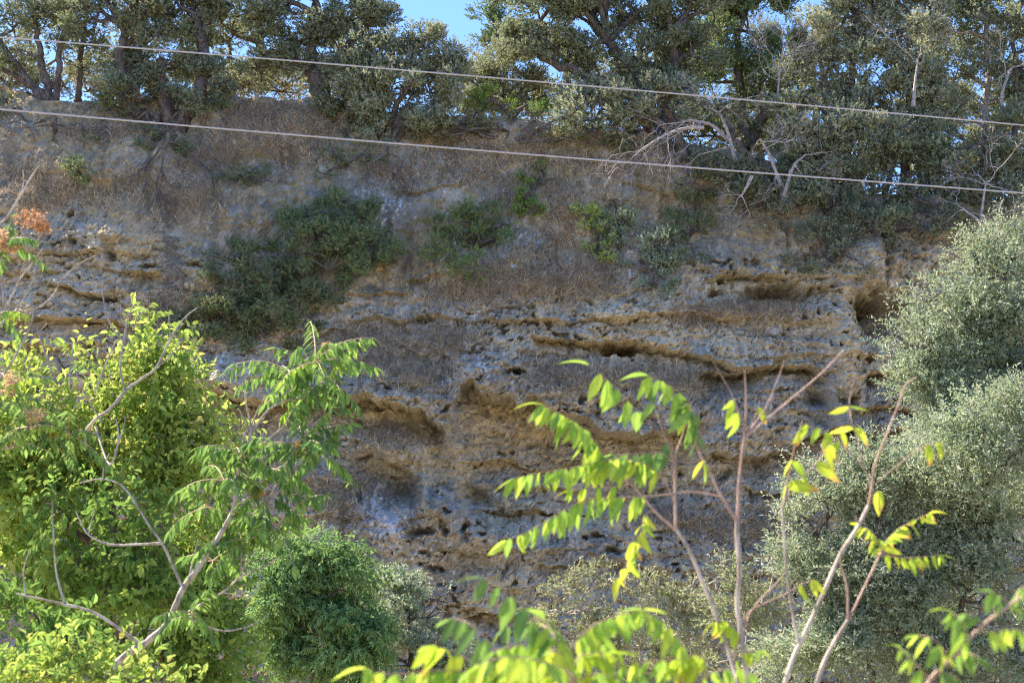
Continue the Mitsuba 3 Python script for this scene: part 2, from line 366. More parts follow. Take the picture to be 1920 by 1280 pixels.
def build_cliff():
    fine = np.arange(-17.2, 17.2, 0.047)
    xs = np.concatenate([-17.2 - np.geomspace(0.1, 160, 40)[::-1], fine, 17.2 + np.geomspace(0.1, 160, 40)])
    ez = edge_z(xs)
    # rows lie closer together along the face, so that the roofs of overhangs get rows of their own
    from scipy.ndimage import gaussian_filter1d
    sd = np.linspace(0.14, 1.0, 560)
    zd = -6.0 + sd[:, None] * (ez + 6.0)[None]
    xd = np.broadcast_to(xs[None], zd.shape)
    dd = relief(xd, zd)
    dens = np.sqrt(1 + (np.gradient(dd, axis=0) / np.gradient(zd, axis=0)) ** 2)
    dens = gaussian_filter1d(np.clip(dens, 1, 12) ** 0.8, 5, axis=1)
    arc = np.vstack([np.zeros((1, len(xs))), np.cumsum(0.5 * (dens[1:] + dens[:-1]), axis=0)])
    arc /= arc[-1:]
    want = np.linspace(0, 1, 400)
    sz = np.stack([np.interp(want, arc[:, j], zd[:, j]) for j in range(len(xs))], 1)
    low = -6.0 + np.linspace(0, 0.14, 12, endpoint=False)[:, None] * (ez + 6.0)[None]
    z = np.vstack([low, sz])
    x = np.broadcast_to(xs[None], z.shape).copy()
    d = relief(x, z)
    y = base_y(z) - d
    col = rock_colour(x, z, d)
    q = np.stack([x, y, z], -1)
    near = (np.abs(x) < 18) * np.minimum(1, (ez[None] - z) / 0.5)
    rough = rockiness(x, z) * near
    y = y - rough * (0.16 * (meshkit.fbm(q * 4.0, 3, 81) - 0.5) + 0.07 * (meshkit.noise(q * 17.0, 82) - 0.5))
    z = z + rough * (0.14 * (meshkit.fbm(q * 4.5, 3, 83) - 0.5) + 0.04 * (meshkit.noise(q * 15.0, 84) - 0.5))
    x = x + rough * 0.10 * (meshkit.fbm(q * 4.0, 3, 85) - 0.5)
    back = np.array([0.15, 0.35, 0.7, 1.3, 2.2, 3.5, 5, 8, 14, 30, 80, 300, 900])
    bx = np.broadcast_to(xs[None], (len(back), len(xs)))
    by = (base_y(z[-1]) - d[-1])[None] + back[:, None] + 0.0 * bx
    bz = ez[None] + 0.25 * (1 - np.exp(-back[:, None] / 0.8)) + 0.5 * (meshkit.fbm(np.stack([bx * 0.8, by * 0.8, bx * 0], -1), 3, 41) - 0.5) * (back[:, None] > 0.2) * (1 - np.exp(-back[:, None])) - 0.02 * back[:, None]
    bc = np.broadcast_to(np.array([0.25, 0.17, 0.10]), bx.shape + (3,)) * (0.7 + 0.6 * meshkit.fbm(np.stack([bx * 2, by * 2, bx * 0], -1), 3, 42)[..., None])
    V = np.concatenate([np.stack([x, y, z], -1), np.stack([bx, by, bz], -1)])
    C = np.concatenate([col, bc])
    R, K = V.shape[:2]
    i, j = np.meshgrid(np.arange(R - 1), np.arange(K - 1), indexing='ij')
    a = i * K + j
    f = np.vstack([np.stack([a, a + 1, a + K + 1], -1).reshape(-1, 3), np.stack([a, a + K + 1, a + K], -1).reshape(-1, 3)])
    scene['cliff'] = mikit.ply((V.reshape(-1, 3), f), 'rock', smooth=False, color=C.reshape(-1, 3))
    labels['cliff'] = {'label': 'tall cliff of worn tan and grey layered rock with caves, a slope of brown earth above', 'category': 'cliff', 'kind': 'structure'}


build_cliff()


def on_cliff(u, v):
    """The surface point of the cliff that the surveyed photo point (u, v) shows."""
    Y = 46.0
    for _ in range(14):
        p = at(u, v, Y)
        Y = 0.5 * Y + 0.5 * float(cliff_y(np.array([p[0]]), np.array([p[2]]))[0])
    return np.array([p[0], Y, p[2]])


# ------------------------------------------------------------------ the ground: a terrace where the camera stands, then a gully up to the cliff foot
def ground_z(x, y):
    z = np.interp(y, [-400, -60, -12, -3, 3.0, 6, 12, 20, 30, 40, 46, 60], [30, 9, 1.0, 0, 0, -0.6, -2.6, -4.6, -5.4, -5.0, -4.6, -4.6])
    return z + 0.5 * (meshkit.fbm(np.stack([np.asarray(x) * 0.35, np.asarray(y) * 0.35, np.zeros_like(x)], -1), 3, 51) - 0.5)


def build_ground():
    xs = np.concatenate([-np.geomspace(20, 900, 24)[::-1], np.linspace(-19, 19, 70), np.geomspace(20, 900, 24)])
    ys = np.concatenate([-np.geomspace(6, 900, 26)[::-1], np.linspace(-5.5, 47, 80)])
    X, Y = np.meshgrid(xs, ys)
    Z = ground_z(X, Y)
    R, K = X.shape
    i, j = np.meshgrid(np.arange(R - 1), np.arange(K - 1), indexing='ij')
    a = i * K + j
    f = np.vstack([np.stack([a, a + 1, a + K + 1], -1).reshape(-1, 3), np.stack([a, a + K + 1, a + K], -1).reshape(-1, 3)])
    scene['ground'] = mikit.ply((np.stack([X, Y, Z], -1).reshape(-1, 3), f), 'soil', smooth=True)
    labels['ground'] = {'label': 'dry earth of the gully in front of the cliff', 'category': 'ground', 'kind': 'structure'}


build_ground()


# ------------------------------------------------------------------ leaves, crowns, branches
def leaf_arrays(p, d, n, L, W, fold=0.25, shape='quad', bend=0.0):
    """Folded leaves as arrays: base p, direction d, upper side n."""
    N = len(p)
    s = nrm(np.cross(d, n))
    n = nrm(np.cross(s, d))
    L, W = np.broadcast_to(L, (N,))[:, None], np.broadcast_to(W, (N,))[:, None]
    if shape == 'tri':                                                          # small far leaves
        q = p + n * W * fold * 0.5
        v = np.stack([q - s * W * 0.5, q + s * W * 0.5, p + d * L - n * L * bend], 1)
        f = np.array([[0, 1, 2]])
    elif shape == 'quad':
        m = p + d * L * 0.45
        v = np.stack([p, m + s * W * 0.5 + n * W * fold, p + d * L - n * L * bend, m - s * W * 0.5 + n * W * fold], 1)
        f = np.array([[0, 1, 2], [0, 2, 3]])
    else:
        a, b = p + d * L * 0.28, p + d * L * 0.66 - n * L * bend * 0.35
        v = np.stack([p, a + s * W * 0.46 + n * W * fold, b + s * W * 0.40 + n * W * fold, p + d * L - n * L * bend, b - s * W * 0.40 + n * W * fold, a - s * W * 0.46 + n * W * fold], 1)
        f = np.array([[0, 1, 2], [0, 2, 3], [0, 3, 4], [0, 4, 5]])
    k = v.shape[1]
    return v.reshape(-1, 3), (f[None] + (np.arange(N) * k)[:, None, None]).reshape(-1, 3), k


def palette_pick(rng, pal, N, jitter=0.16):
    pal = np.asarray(pal, float)
    w = pal[:, 3] / pal[:, 3].sum()
    c = pal[rng.choice(len(pal), N, p=w), :3]
    return np.clip(c * (1 + jitter * rng.normal(size=(N, 1))) * (1 + 0.05 * rng.normal(size=(N, 3))), 0.005, 0.8)


OAK = [(0.21, 0.25, 0.145, 3), (0.27, 0.31, 0.19, 3), (0.34, 0.375, 0.25, 2), (0.15, 0.195, 0.10, 2), (0.30, 0.28, 0.17, 0.4)]
OLIVE = [(0.33, 0.37, 0.235, 3), (0.40, 0.435, 0.30, 2), (0.25, 0.295, 0.17, 2), (0.34, 0.33, 0.215, 0.6)]
SILVER = [(0.31, 0.385, 0.25, 3), (0.39, 0.455, 0.325, 2), (0.22, 0.295, 0.17, 2.5), (0.50, 0.56, 0.45, 0.9)]
DEEP = [(0.185, 0.265, 0.12, 3), (0.245, 0.33, 0.15, 3), (0.145, 0.205, 0.095, 2), (0.26, 0.21, 0.15, 0.7)]
FRESH = [(0.20, 0.35, 0.075, 3), (0.27, 0.41, 0.09, 2), (0.14, 0.26, 0.065, 2), (0.36, 0.42, 0.09, .5)]
LIME = [(0.40, 0.51, 0.11, 3), (0.33, 0.45, 0.105, 3), (0.22, 0.36, 0.085, 2.5), (0.53, 0.58, 0.17, 1.3), (0.40, 0.33, 0.13, .25)]
GREEN = [(0.20, 0.34, 0.085, 3), (0.26, 0.41, 0.10, 2), (0.14, 0.26, 0.07, 2)]
DRY = [(0.39, 0.33, 0.225, 3), (0.30, 0.255, 0.18, 2), (0.56, 0.49, 0.35, 1.5), (0.20, 0.17, 0.125, 2.5)]


def crown(rng, lobes, L, W, pal, cover=2.4, clump=0.42, per=9, gap=0.36, gapf=0.9, up=0.35, droop=0.0, shape='quad', clusters=None, shell=0.55, twigs=True, fold=0.25, run=2.8):
    """Leaves on twigs in clumps over the lobes (centre, radii). Returns (leaf arrays, colours, twig list)."""
    P, A, O, twl = [], [], [], []
    for c, r in lobes:
        area = math.pi * r[0] * r[2]
        n_leaf = cover * area / ((0.42 if shape == 'tri' else 0.26) * L * W)
        n_sp = max(6, int(n_leaf / per))
        nc = clusters or max(5, int(10 * (r[0] * r[2]) ** 0.5 / max(clump, 1e-3) * 0.35))
        d = nrm(rng.normal(size=(nc * 2, 3)))
        d = d[d[:, 2] > -0.75][:nc]
        rad = shell + (1 - shell) * rng.random((len(d), 1)) ** 0.6
        cc = c + d * r * rad
        which = rng.integers(0, len(cc), n_sp)
        size = clump * (0.6 + 0.8 * rng.random(len(cc)))
        g = nrm(rng.normal(size=(n_sp, 3))) * (0.35 + 0.65 * rng.random((n_sp, 1)) ** 0.5)
        g[:, 2] *= 0.7
        p = cc[which] + g * size[which][:, None]
        keepm = meshkit.fbm(p * gapf / max(clump, 1e-3) * 0.4, 2, 61) > gap
        p, which, g = p[keepm], which[keepm], g[keepm]
        out = nrm((p - c) / r)
        a = nrm(g * 0.8 + out * 0.5 + np.array([0, 0, up - droop]) + 0.35 * rng.normal(size=p.shape))
        P.append(p)
        A.append(a)
        O.append(nrm(out + 0.8 * g))
        for k in range(len(cc)):
            twl.append((c, cc[k], size[k]))
            if twigs:
                mine = np.where(which == k)[0][:3]
                for q in mine:
                    twl.append((cc[k], p[q], -1))
    P, A, out_all = np.vstack(P), np.vstack(A), np.vstack(O)
    N = len(P)
    p = np.repeat(P, per, 0)
    a = np.repeat(A, per, 0)
    t = np.tile(np.linspace(0, 1, per), N)[:, None]
    rad = nrm(np.cross(a, nrm(rng.normal(size=a.shape))))
    d = nrm(a * (0.35 + 0.5 * t) + rad * 0.85 + np.array([0, 0, -droop]))
    p = p + a * (t - 0.4) * L * run
    n = nrm(np.array([0, 0, 0.40]) + 0.60 * rng.normal(size=p.shape) + 0.75 * np.repeat(out_all, per, 0))
    size = (0.7 + 0.6 * rng.random(len(p)))
    v, f, k = leaf_arrays(p, d, n, L * size, W * size, fold, shape, 0.1)
    tone = np.repeat(palette_pick(rng, pal, N, 0.12), per, 0)                   # leaves of one sprig are alike
    c = 0.5 * tone + 0.5 * palette_pick(rng, pal, len(p))
    return v, f, np.repeat(c, k, 0), twl, k


def wander(rng, a, b, bow=0.15, n=5):
    """A crooked line from a to b."""
    a, b = np.asarray(a, float), np.asarray(b, float)
    L = np.linalg.norm(b - a)
    t = np.linspace(0, 1, n)[:, None]
    off = rng.normal(size=(n, 3)) * bow * L * 0.4
    off[0] = off[-1] = 0
    sag = np.array([0, 0, 1.0]) * bow * L * 0.4 * np.sin(np.pi * t)
    return smooth_path(a + (b - a) * t + off * np.sin(np.pi * t) + sag)[::2]


def lobes_at(spec, Y, depth=1.0):
    out = []
    for q in spec:
        u, v, a, b = q[:4]
        y = Y + (q[4] if len(q) > 4 else 0.0)
        k = y / FOCAL
        out.append((at(u, v, y), np.array([a * k, 0.5 * (a + b) * k * depth, b * k * 1.03])))
    return out


def tree(name, label, cat, Y, trunks, trunk_px, lobes, L, W, pal, seed, leaf='leaf_leathery', bark='bark_dark', group=None, depth=1.0, limbs=True, limb_px=4.0, base_on_ground=False, leaf_parts=0, **kw):
    """A tree or shrub: trunks [(u, v) ...] at distance Y, crown lobes (u, v, half width, half height, further away)."""
    rng = np.random.default_rng(seed)
    key = thing(name, label, cat, group)
    k = Y / FOCAL
    lb = lobes_at(lobes, Y, depth)
    if 47 < Y < 56:
        kw['cover'], kw['gap'], kw['clump'] = kw.get('cover', 2.4) * 1.55, kw.get('gap', 0.36) - 0.05, kw.get('clump', 0.42) * 1.15
        kw.setdefault('shape', 'tri')
        lobes = [(q[0], q[1], q[2] * 1.3, q[3] * 1.3) + tuple(q[4:]) for q in lobes]
        lobes += [(q[0] + 12 * rng.normal(), q[1] - 74, q[2], q[3], 0.5) for q in lobes if q[1] < 75 and name == 'oak_tree' and not 730 < q[0] < 960]
        lb = lobes_at(lobes, Y, depth)
    if Y > 28:
        kw.setdefault('shape', 'tri')
    if name in ('willowy_tree', 'olive_tree', 'round_tree'):
        lb = [(c + rng.normal(size=3) * 0.12 * r, r * np.array([1.2, 1.0, 1.2]) * rng.uniform(0.8, 1.2)) for c, r in lb]
    v, f, c, twl, kk = crown(rng, lb, L, W, pal, **kw)
    m = Mesh()
    ends = []
    for tr in trunks:
        pts = np.array([at(q[0], q[1], Y + (q[2] if len(q) > 2 else 0)) for q in tr])
        if base_on_ground:
            gx, gy = pts[0, 0], pts[0, 1]
            pts = np.vstack([[gx + 0.1, gy, ground_z(np.array([gx]), np.array([gy]))[0] - 0.1], pts])
        path = smooth_path(pts)
        w = np.linspace(1, 0.5, len(path)) * trunk_px * k
        w[0] *= 1.35
        path[1:-1] += rng.normal(size=(len(path) - 2, 3)) * trunk_px * k * 0.18
        m.tube(path, w, 8)
        ends.append(path)
    b = m
    allp = np.vstack([e[len(e) // 3:] for e in ends])
    if limbs:
        for cen, r in lb:
            q = allp[np.argmin(np.linalg.norm(allp - cen, axis=1) + 1.2 * np.maximum(0, allp[:, 2] - cen[2]))]
            path = wander(rng, q, cen, 0.28)
            b.tube(path, np.linspace(limb_px, limb_px * 0.45, len(path)) * k, 6)
    for p0, p1, s in twl:
        if s > 0:
            path = wander(rng, p0, p1, 0.3, 4)
            b.tube(path, np.linspace(limb_px * 0.40, limb_px * 0.18, len(path)) * k, 4)
        else:
            b.tube(np.array([p0, 0.5 * (p0 + p1) + 0.06 * rng.normal(size=3), p1]), limb_px * 0.11 * k, 3)
    part(key, 'trunk' if name.endswith('tree') else 'stem', b.ply(bark, smooth=True))
    if leaf_parts:                                                             # the leaves that show largest are parts of their own
        q = v.reshape(-1, kk, 3)
        cen = q.mean(1)
        rel = cen - EYE
        fw = rel @ FWD
        uu, vv = 960 + FOCAL * rel[:, 0] / fw, 640 - FOCAL * (rel @ UPV) / fw
        seen = (uu > 8) & (uu < 1912) & (vv > 8) & (vv < 1272)
        front = np.where(seen, fw + 0.6 * rng.random(len(fw)), 1e9)
        pick = np.argsort(front)[:leaf_parts]
        fl = f.reshape(len(q), -1, 3)
        cc = c.reshape(len(q), kk, 3)
        for i in pick:
            part(key, 'leaf', mikit.ply((q[i], fl[i] - i * kk), leaf, color=cc[i]))
        mask = np.ones(len(q), bool)
        mask[pick] = False
        q, cc = q[mask], cc[mask]
        f = (fl[0][None] + (np.arange(len(q)) * kk)[:, None, None]).reshape(-1, 3)
        v, c = q.reshape(-1, 3), cc.reshape(-1, 3)
    part(key, 'crown', mikit.ply((v, f), leaf, color=c), kind='stuff')
    return key


def dead_twigs(m, rng, start, direction, length, radius, levels=4, split=3, spread=0.55, sides=5, crook=0.35, droop=0.0):
    """Bare branching wood, added to the mesh m."""
    d = nrm(np.asarray(direction, float))
    pts, p = [np.asarray(start, float)], np.asarray(start, float)
    n = 5
    for i in range(n):
        d = nrm(d + rng.normal(size=3) * crook * 0.45 + np.array([0, 0, -droop]))
        p = p + d * length / n
        pts.append(p)
    pts = np.array(pts)
    m.tube(pts, np.linspace(radius, radius * 0.62, len(pts)), sides)
    if levels <= 1:
        return
    for k in range(split):
        i = rng.integers(2, len(pts)) if k else len(pts) - 1
        nd = nrm(nrm(pts[i] - pts[i - 1]) + rng.normal(size=3) * spread)
        dead_twigs(m, rng, pts[i], nd, length * (0.55 + 0.3 * rng.random()), radius * 0.62, levels - 1, split, spread, max(3, sides - 1), crook, droop)


def leaf_m(px, Y):
    return px * Y / FOCAL


# ------------------------------------------------------------------ oaks along the cliff top
OL, OW = 0.082, 0.052
tree('oak_tree', 'open many-stemmed oak at the far left end of the cliff top', 'tree', 50.6,
     [[(100, 228), (88, 190), (60, 160), (22, 110), (-8, 70)], [(98, 228), (92, 180), (84, 140), (72, 80), (60, 20)], [(104, 228), (104, 190), (108, 150), (112, 90), (132, 30)], [(94, 228), (70, 175), (40, 150), (5, 130)]],
     9, [(25, 55, 45, 34), (80, 28, 44, 34), (18, 118, 36, 24), (122, 60, 32, 40), (62, 105, 34, 22), (-30, 80, 40, 50), (110, 8, 40, 22)], OL, OW, OAK, 101, cover=1.7, clump=0.45, gap=0.40)
tree('oak_tree', 'slim oak with one bare upright stem just right of the many-stemmed oak', 'tree', 51.5,
     [[(146, 190), (150, 150), (152, 100), (160, 50), (165, 10)]], 7, [(168, 85, 38, 38), (152, 18, 40, 30), (150, 130, 26, 18)], OL, OW, OAK, 102, cover=1.7, clump=0.45, gap=0.38)
tree('oak_tree', 'broad oak with thick dark forked trunk leaning over the edge at upper left', 'tree', 49.6,
     [[(318, 262), (300, 245), (270, 222), (245, 200), (232, 160), (225, 110), (235, 60)], [(322, 262), (335, 240), (352, 205), (372, 165), (385, 130), (380, 80)], [(318, 258), (318, 220), (305, 170), (300, 110)]],
     17, [(180, 38, 46, 38), (240, 18, 56, 34), (300, 25, 64, 36), (352, 60, 54, 40, .8), (270, 82, 54, 30), (302, 130, 74, 32, .5), (392, 160, 32, 36), (250, 112, 44, 26), (372, 108, 54, 34, .8), (265, 185, 80, 24, -.3),
          (208, 182, 36, 22), (405, 35, 46, 38, .8), (345, 192, 60, 22, -.4), (160, 8, 40, 24), (330, 0, 60, 24)], OL, OW, OAK, 103, cover=2.0, limb_px=6)
tree('oak_tree', 'oak with short stout trunk and wide crown left of the gap of sky', 'tree', 50.8,
     [[(606, 222), (604, 185), (596, 155), (575, 128), (540, 110), (490, 100)], [(606, 220), (606, 180), (612, 140), (640, 100), (680, 60)], [(604, 190), (590, 140), (585, 80), (600, 30)]],
     15, [(432, 55, 44, 38), (482, 35, 44, 36), (522, 98, 46, 26), (562, 78, 46, 32), (602, 38, 54, 34), (652, 40, 54, 38), (700, 42, 40, 40), (645, 100, 46, 34), (582, 132, 36, 22), (482, 130, 44, 20), (545, 20, 50, 30), (700, 100, 40, 30, .6)],
     OL, OW, OAK, 104, cover=2.0, gap=0.38, limb_px=6)
tree('oak_tree', 'rounded grey-green oak bushing over the edge below the gap of sky', 'tree', 49.4,
     [[(722, 300), (724, 265), (735, 220), (760, 170), (780, 130)], [(720, 300), (712, 250), (700, 210)], [(726, 300), (760, 240), (820, 190)]],
     8, [(742, 112, 44, 34), (800, 102, 48, 34), (782, 160, 64, 40), (842, 150, 44, 44), (722, 170, 54, 34), (690, 205, 50, 34), (762, 222, 64, 34), (832, 212, 44, 36), (700, 250, 46, 22), (872, 118, 20, 26), (790, 70, 16, 22)],
     OL, OW, OLIVE, 105, cover=2.3)
tree('oak_tree', 'small spiky oak tip rising at the right edge of the sky gap', 'tree', 55.0,
     [[(950, 190), (945, 120), (930, 60), (925, 10)]], 6, [(922, 38, 24, 28), (945, 62, 28, 28), (962, 10, 28, 24), (915, 78, 14, 14)], OL, OW, DEEP, 106, cover=1.8)
tree('oak_tree', 'low brownish oak in the dip of the skyline', 'tree', 52.5,
     [[(960, 220), (955, 180), (930, 140)], [(962, 220), (985, 175), (1000, 140)]], 6, [(920, 122, 38, 24), (975, 140, 36, 20), (900, 155, 34, 26), (1010, 168, 34, 22), (945, 100, 26, 18), (890, 190, 40, 26), (950, 185, 44, 26), (1030, 195, 40, 24), (870, 150, 30, 26)], OL * 0.9, OW * 0.9, OLIVE, 107, cover=2.2, gap=0.36)
tree('oak_tree', 'largest oak, its tiered sunlit crown filling the skyline right of the gap', 'tree', 50.2,
     [[(1240, 300), (1235, 250), (1215, 190), (1185, 130), (1140, 80)], [(1240, 296), (1250, 220), (1262, 140), (1260, 60)], [(1235, 260), (1190, 210), (1130, 190)], [(1215, 190), (1120, 150), (1020, 110)]],
     15, [(965, 82, 38, 30), (1012, 40, 46, 38), (1080, 28, 54, 34), (1042, 92, 62, 32), (1122, 82, 62, 34), (1182, 38, 64, 38), (1202, 112, 54, 28), (1262, 60, 56, 42), (1142, 150, 60, 26), (1250, 140, 54, 24, .4), (1295, 105, 40, 36), (1330, 20, 50, 36), (1040, 0, 60, 24), (1130, -5, 60, 24)],
     OL, OW, OAK, 108, cover=2.5, limb_px=6)
tree('oak_tree', 'pale sunlit oak leaning forward over the cliff under the largest oak', 'tree', 48.4,
     [[(1290, 330), (1280, 280), (1240, 230), (1180, 200), (1120, 190)], [(1285, 300), (1260, 220), (1220, 180)]],
     9, [(1090, 180, 34, 26), (1105, 215, 36, 24), (1142, 190, 44, 30), (1175, 215, 46, 24), (1210, 180, 44, 28), (1245, 190, 34, 26), (1155, 240, 22, 12), (1290, 165, 40, 28)], OL, OW, OLIVE, 109, cover=2.3)
tree('oak_tree', 'dark shaded oak behind the bare twigs at upper right', 'tree', 53.0,
     [[(1395, 300), (1392, 220), (1385, 140), (1380, 60)], [(1400, 280), (1440, 200), (1480, 150)]], 13,
     [(1345, 60, 50, 40), (1402, 60, 54, 44), (1362, 118, 46, 34), (1440, 140, 46, 36), (1500, 180, 46, 36), (1320, 150, 40, 30), (1420, 10, 60, 30), (1480, 90, 44, 40), (1330, 210, 40, 26), (1420, 200, 44, 30)], OL, OW, DEEP, 110, cover=1.9)
tree('oak_tree', 'olive-coloured oak beside the bare grey twig tree', 'tree', 50.0,
     [[(1585, 350), (1582, 280), (1590, 200), (1600, 120), (1610, 50)], [(1585, 300), (1550, 220), (1545, 140)]], 10,
     [(1560, 128, 44, 30), (1602, 110, 44, 34), (1642, 88, 46, 34), (1592, 172, 46, 32), (1530, 50, 44, 34), (1602, 30, 54, 36), (1660, 20, 50, 34), (1560, 220, 44, 30), (1540, 95, 30, 24), (1500, 140, 34, 26)], OL, OW, OLIVE, 111, cover=1.9)
tree('oak_tree', 'tall sunlit oak with stepped crown right of the olive-coloured oak', 'tree', 49.4,
     [[(1690, 420), (1695, 340), (1700, 260), (1705, 160), (1710, 60)]], 11,
     [(1690, 62, 54, 42), (1722, 122, 48, 42), (1700, 162, 46, 40), (1745, 190, 46, 42), (1642, 210, 50, 34), (1702, 240, 54, 34), (1735, 20, 44, 30), (1650, 150, 34, 26)], OL, OW, OLIVE, 112, cover=2.2)
tree('oak_tree', 'dusky low oak spreading over the cliff edge at right', 'tree', 48.2,
     [[(1660, 450), (1655, 400), (1665, 340), (1680, 290)], [(1655, 440), (1620, 370), (1600, 320)], [(1660, 440), (1710, 380), (1740, 320)]], 9,
     [(1655, 272, 54, 32), (1682, 330, 54, 42), (1622, 312, 46, 34), (1742, 300, 44, 44), (1600, 372, 46, 34), (1702, 388, 52, 34), (1570, 290, 40, 30), (1650, 400, 40, 26)], OL, OW, OAK, 113, cover=1.9)
tree('oak_tree', 'oak with pale straight trunk near the right edge of the skyline', 'tree', 51.5,
     [[(1838, 400), (1842, 320), (1845, 230), (1852, 130), (1850, 40)]], 9,
     [(1790, 60, 46, 42), (1842, 30, 46, 40), (1790, 150, 44, 42), (1852, 110, 44, 34), (1800, 232, 44, 42), (1880, 190, 34, 42), (1862, 285, 40, 40), (1790, 0, 44, 24)], OL, OW, OAK, 114, bark='bark_pale', cover=2.0, gap=0.37)
tree('oak_tree', 'thin oak cut by the right edge of the picture', 'tree', 50.6,
     [[(1905, 420), (1900, 300), (1905, 180), (1900, 60)]], 8,
     [(1905, 40, 34, 40), (1912, 130, 30, 34), (1892, 335, 40, 40), (1850, 380, 44, 30), (1930, 230, 34, 44), (1960, 100, 44, 60), (1960, 320, 50, 60)], OL, OW, OAK, 115, cover=2.0, gap=0.38)
tree('oak_tree', 'gnarled oak half dead and leaning out of the cliff under the bare branches', 'tree', 47.6,
     [[(1470, 400), (1440, 350), (1405, 300), (1378, 262), (1365, 225)], [(1445, 355), (1480, 320), (1520, 290)]], 10,
     [(1352, 330, 34, 30), (1482, 345, 50, 32), (1530, 285, 50, 34), (1420, 310, 34, 24), (1370, 205, 30, 20), (1325, 205, 34, 22), (1520, 370, 50, 34), (1400, 360, 30, 22)], OL, OW, OAK, 116, cover=1.3, gap=0.40)
for i, (spec, lab) in enumerate([
        ([(1230, 90, 90, 60), (1330, 120, 80, 60), (1180, 160, 70, 40)], 'dark oak standing back behind the largest oak'),
        ([(1520, 120, 90, 60), (1600, 200, 80, 60), (1470, 230, 70, 50)], 'dark oak standing back behind the olive-coloured oak'),
        ([(1700, 80, 80, 70), (1760, 220, 80, 70), (1680, 300, 70, 60)], 'dark oak standing back behind the stepped sunlit oak'),
        ([(1860, 100, 70, 70), (1900, 230, 70, 70), (1830, 330, 60, 50)], 'dark oak standing back behind the pale-trunked oak'),
        ([(1060, 110, 70, 40), (1000, 170, 60, 30), (1130, 170, 80, 40)], 'dark oak standing back behind the left half of the largest oak'),
        ([(60, 60, 70, 50), (120, 110, 60, 40), (20, 130, 60, 30)], 'dark oak standing back behind the many-stemmed oak'),
        ([(430, 60, 70, 50), (470, 120, 70, 34), (330, 120, 60, 40)], 'dark oak standing back between the broad dark-trunked oak and the short-trunked oak'),
        ([(680, 60, 50, 50), (640, 110, 60, 40), (560, 130, 60, 34)], 'dark oak standing back behind the short-trunked oak'),
        ([(250, 60, 60, 50), (210, 130, 60, 34), (290, 150, 50, 30)], 'dark oak standing back behind the left half of the broad dark-trunked oak'),
        ([(1420, 100, 60, 60), (1450, 220, 60, 40), (1380, 280, 60, 30)], 'dark oak standing back behind the bare grey fan of twigs')]):
    u0 = spec[0][0]
    tree('oak_tree', lab, 'tree', 58.0 + i, [[(u0, 330), (u0 + 10, 220), (u0, 100)]], 10, spec, 0.11, 0.065, OAK, 120 + i, cover=2.2 if u0 > 1000 else 1.9, clump=0.7, twigs=False, shape='tri')

tree('oak_tree', 'sunlit grey-green oak bulging over the cliff edge right of the bare twig tree', 'tree', 48.0, [[(1600, 430), (1590, 380), (1585, 320), (1600, 250)]], 8,
     [(1560, 250, 50, 34), (1620, 255, 54, 34), (1520, 300, 44, 30), (1590, 310, 54, 34), (1500, 240, 36, 26), (1540, 350, 44, 30), (1475, 200, 30, 22)], OL, OW, OLIVE, 117, cover=2.0)
tree('oak_tree', 'pale bushy oak hanging over the cliff edge near the right side of the picture', 'tree', 48.0, [[(1800, 450), (1795, 400), (1790, 340), (1800, 280)]], 8,
     [(1790, 300, 46, 34), (1840, 330, 46, 34), (1780, 360, 50, 34), (1900, 360, 40, 34), (1850, 390, 44, 24), (1740, 400, 40, 26), (1880, 300, 40, 30), (1910, 240, 30, 40)], OL, OW, OAK, 118, cover=1.8)
tree('oak_tree', 'bushy oak draped over the edge between the two crowns left of the sky gap', 'tree', 49.6, [[(660, 300), (655, 250), (650, 200)]], 6,
     [(650, 190, 44, 30), (690, 150, 40, 30), (640, 140, 40, 26), (660, 235, 36, 22), (700, 100, 36, 28)], OL, OW, OAK, 119, cover=2.0)
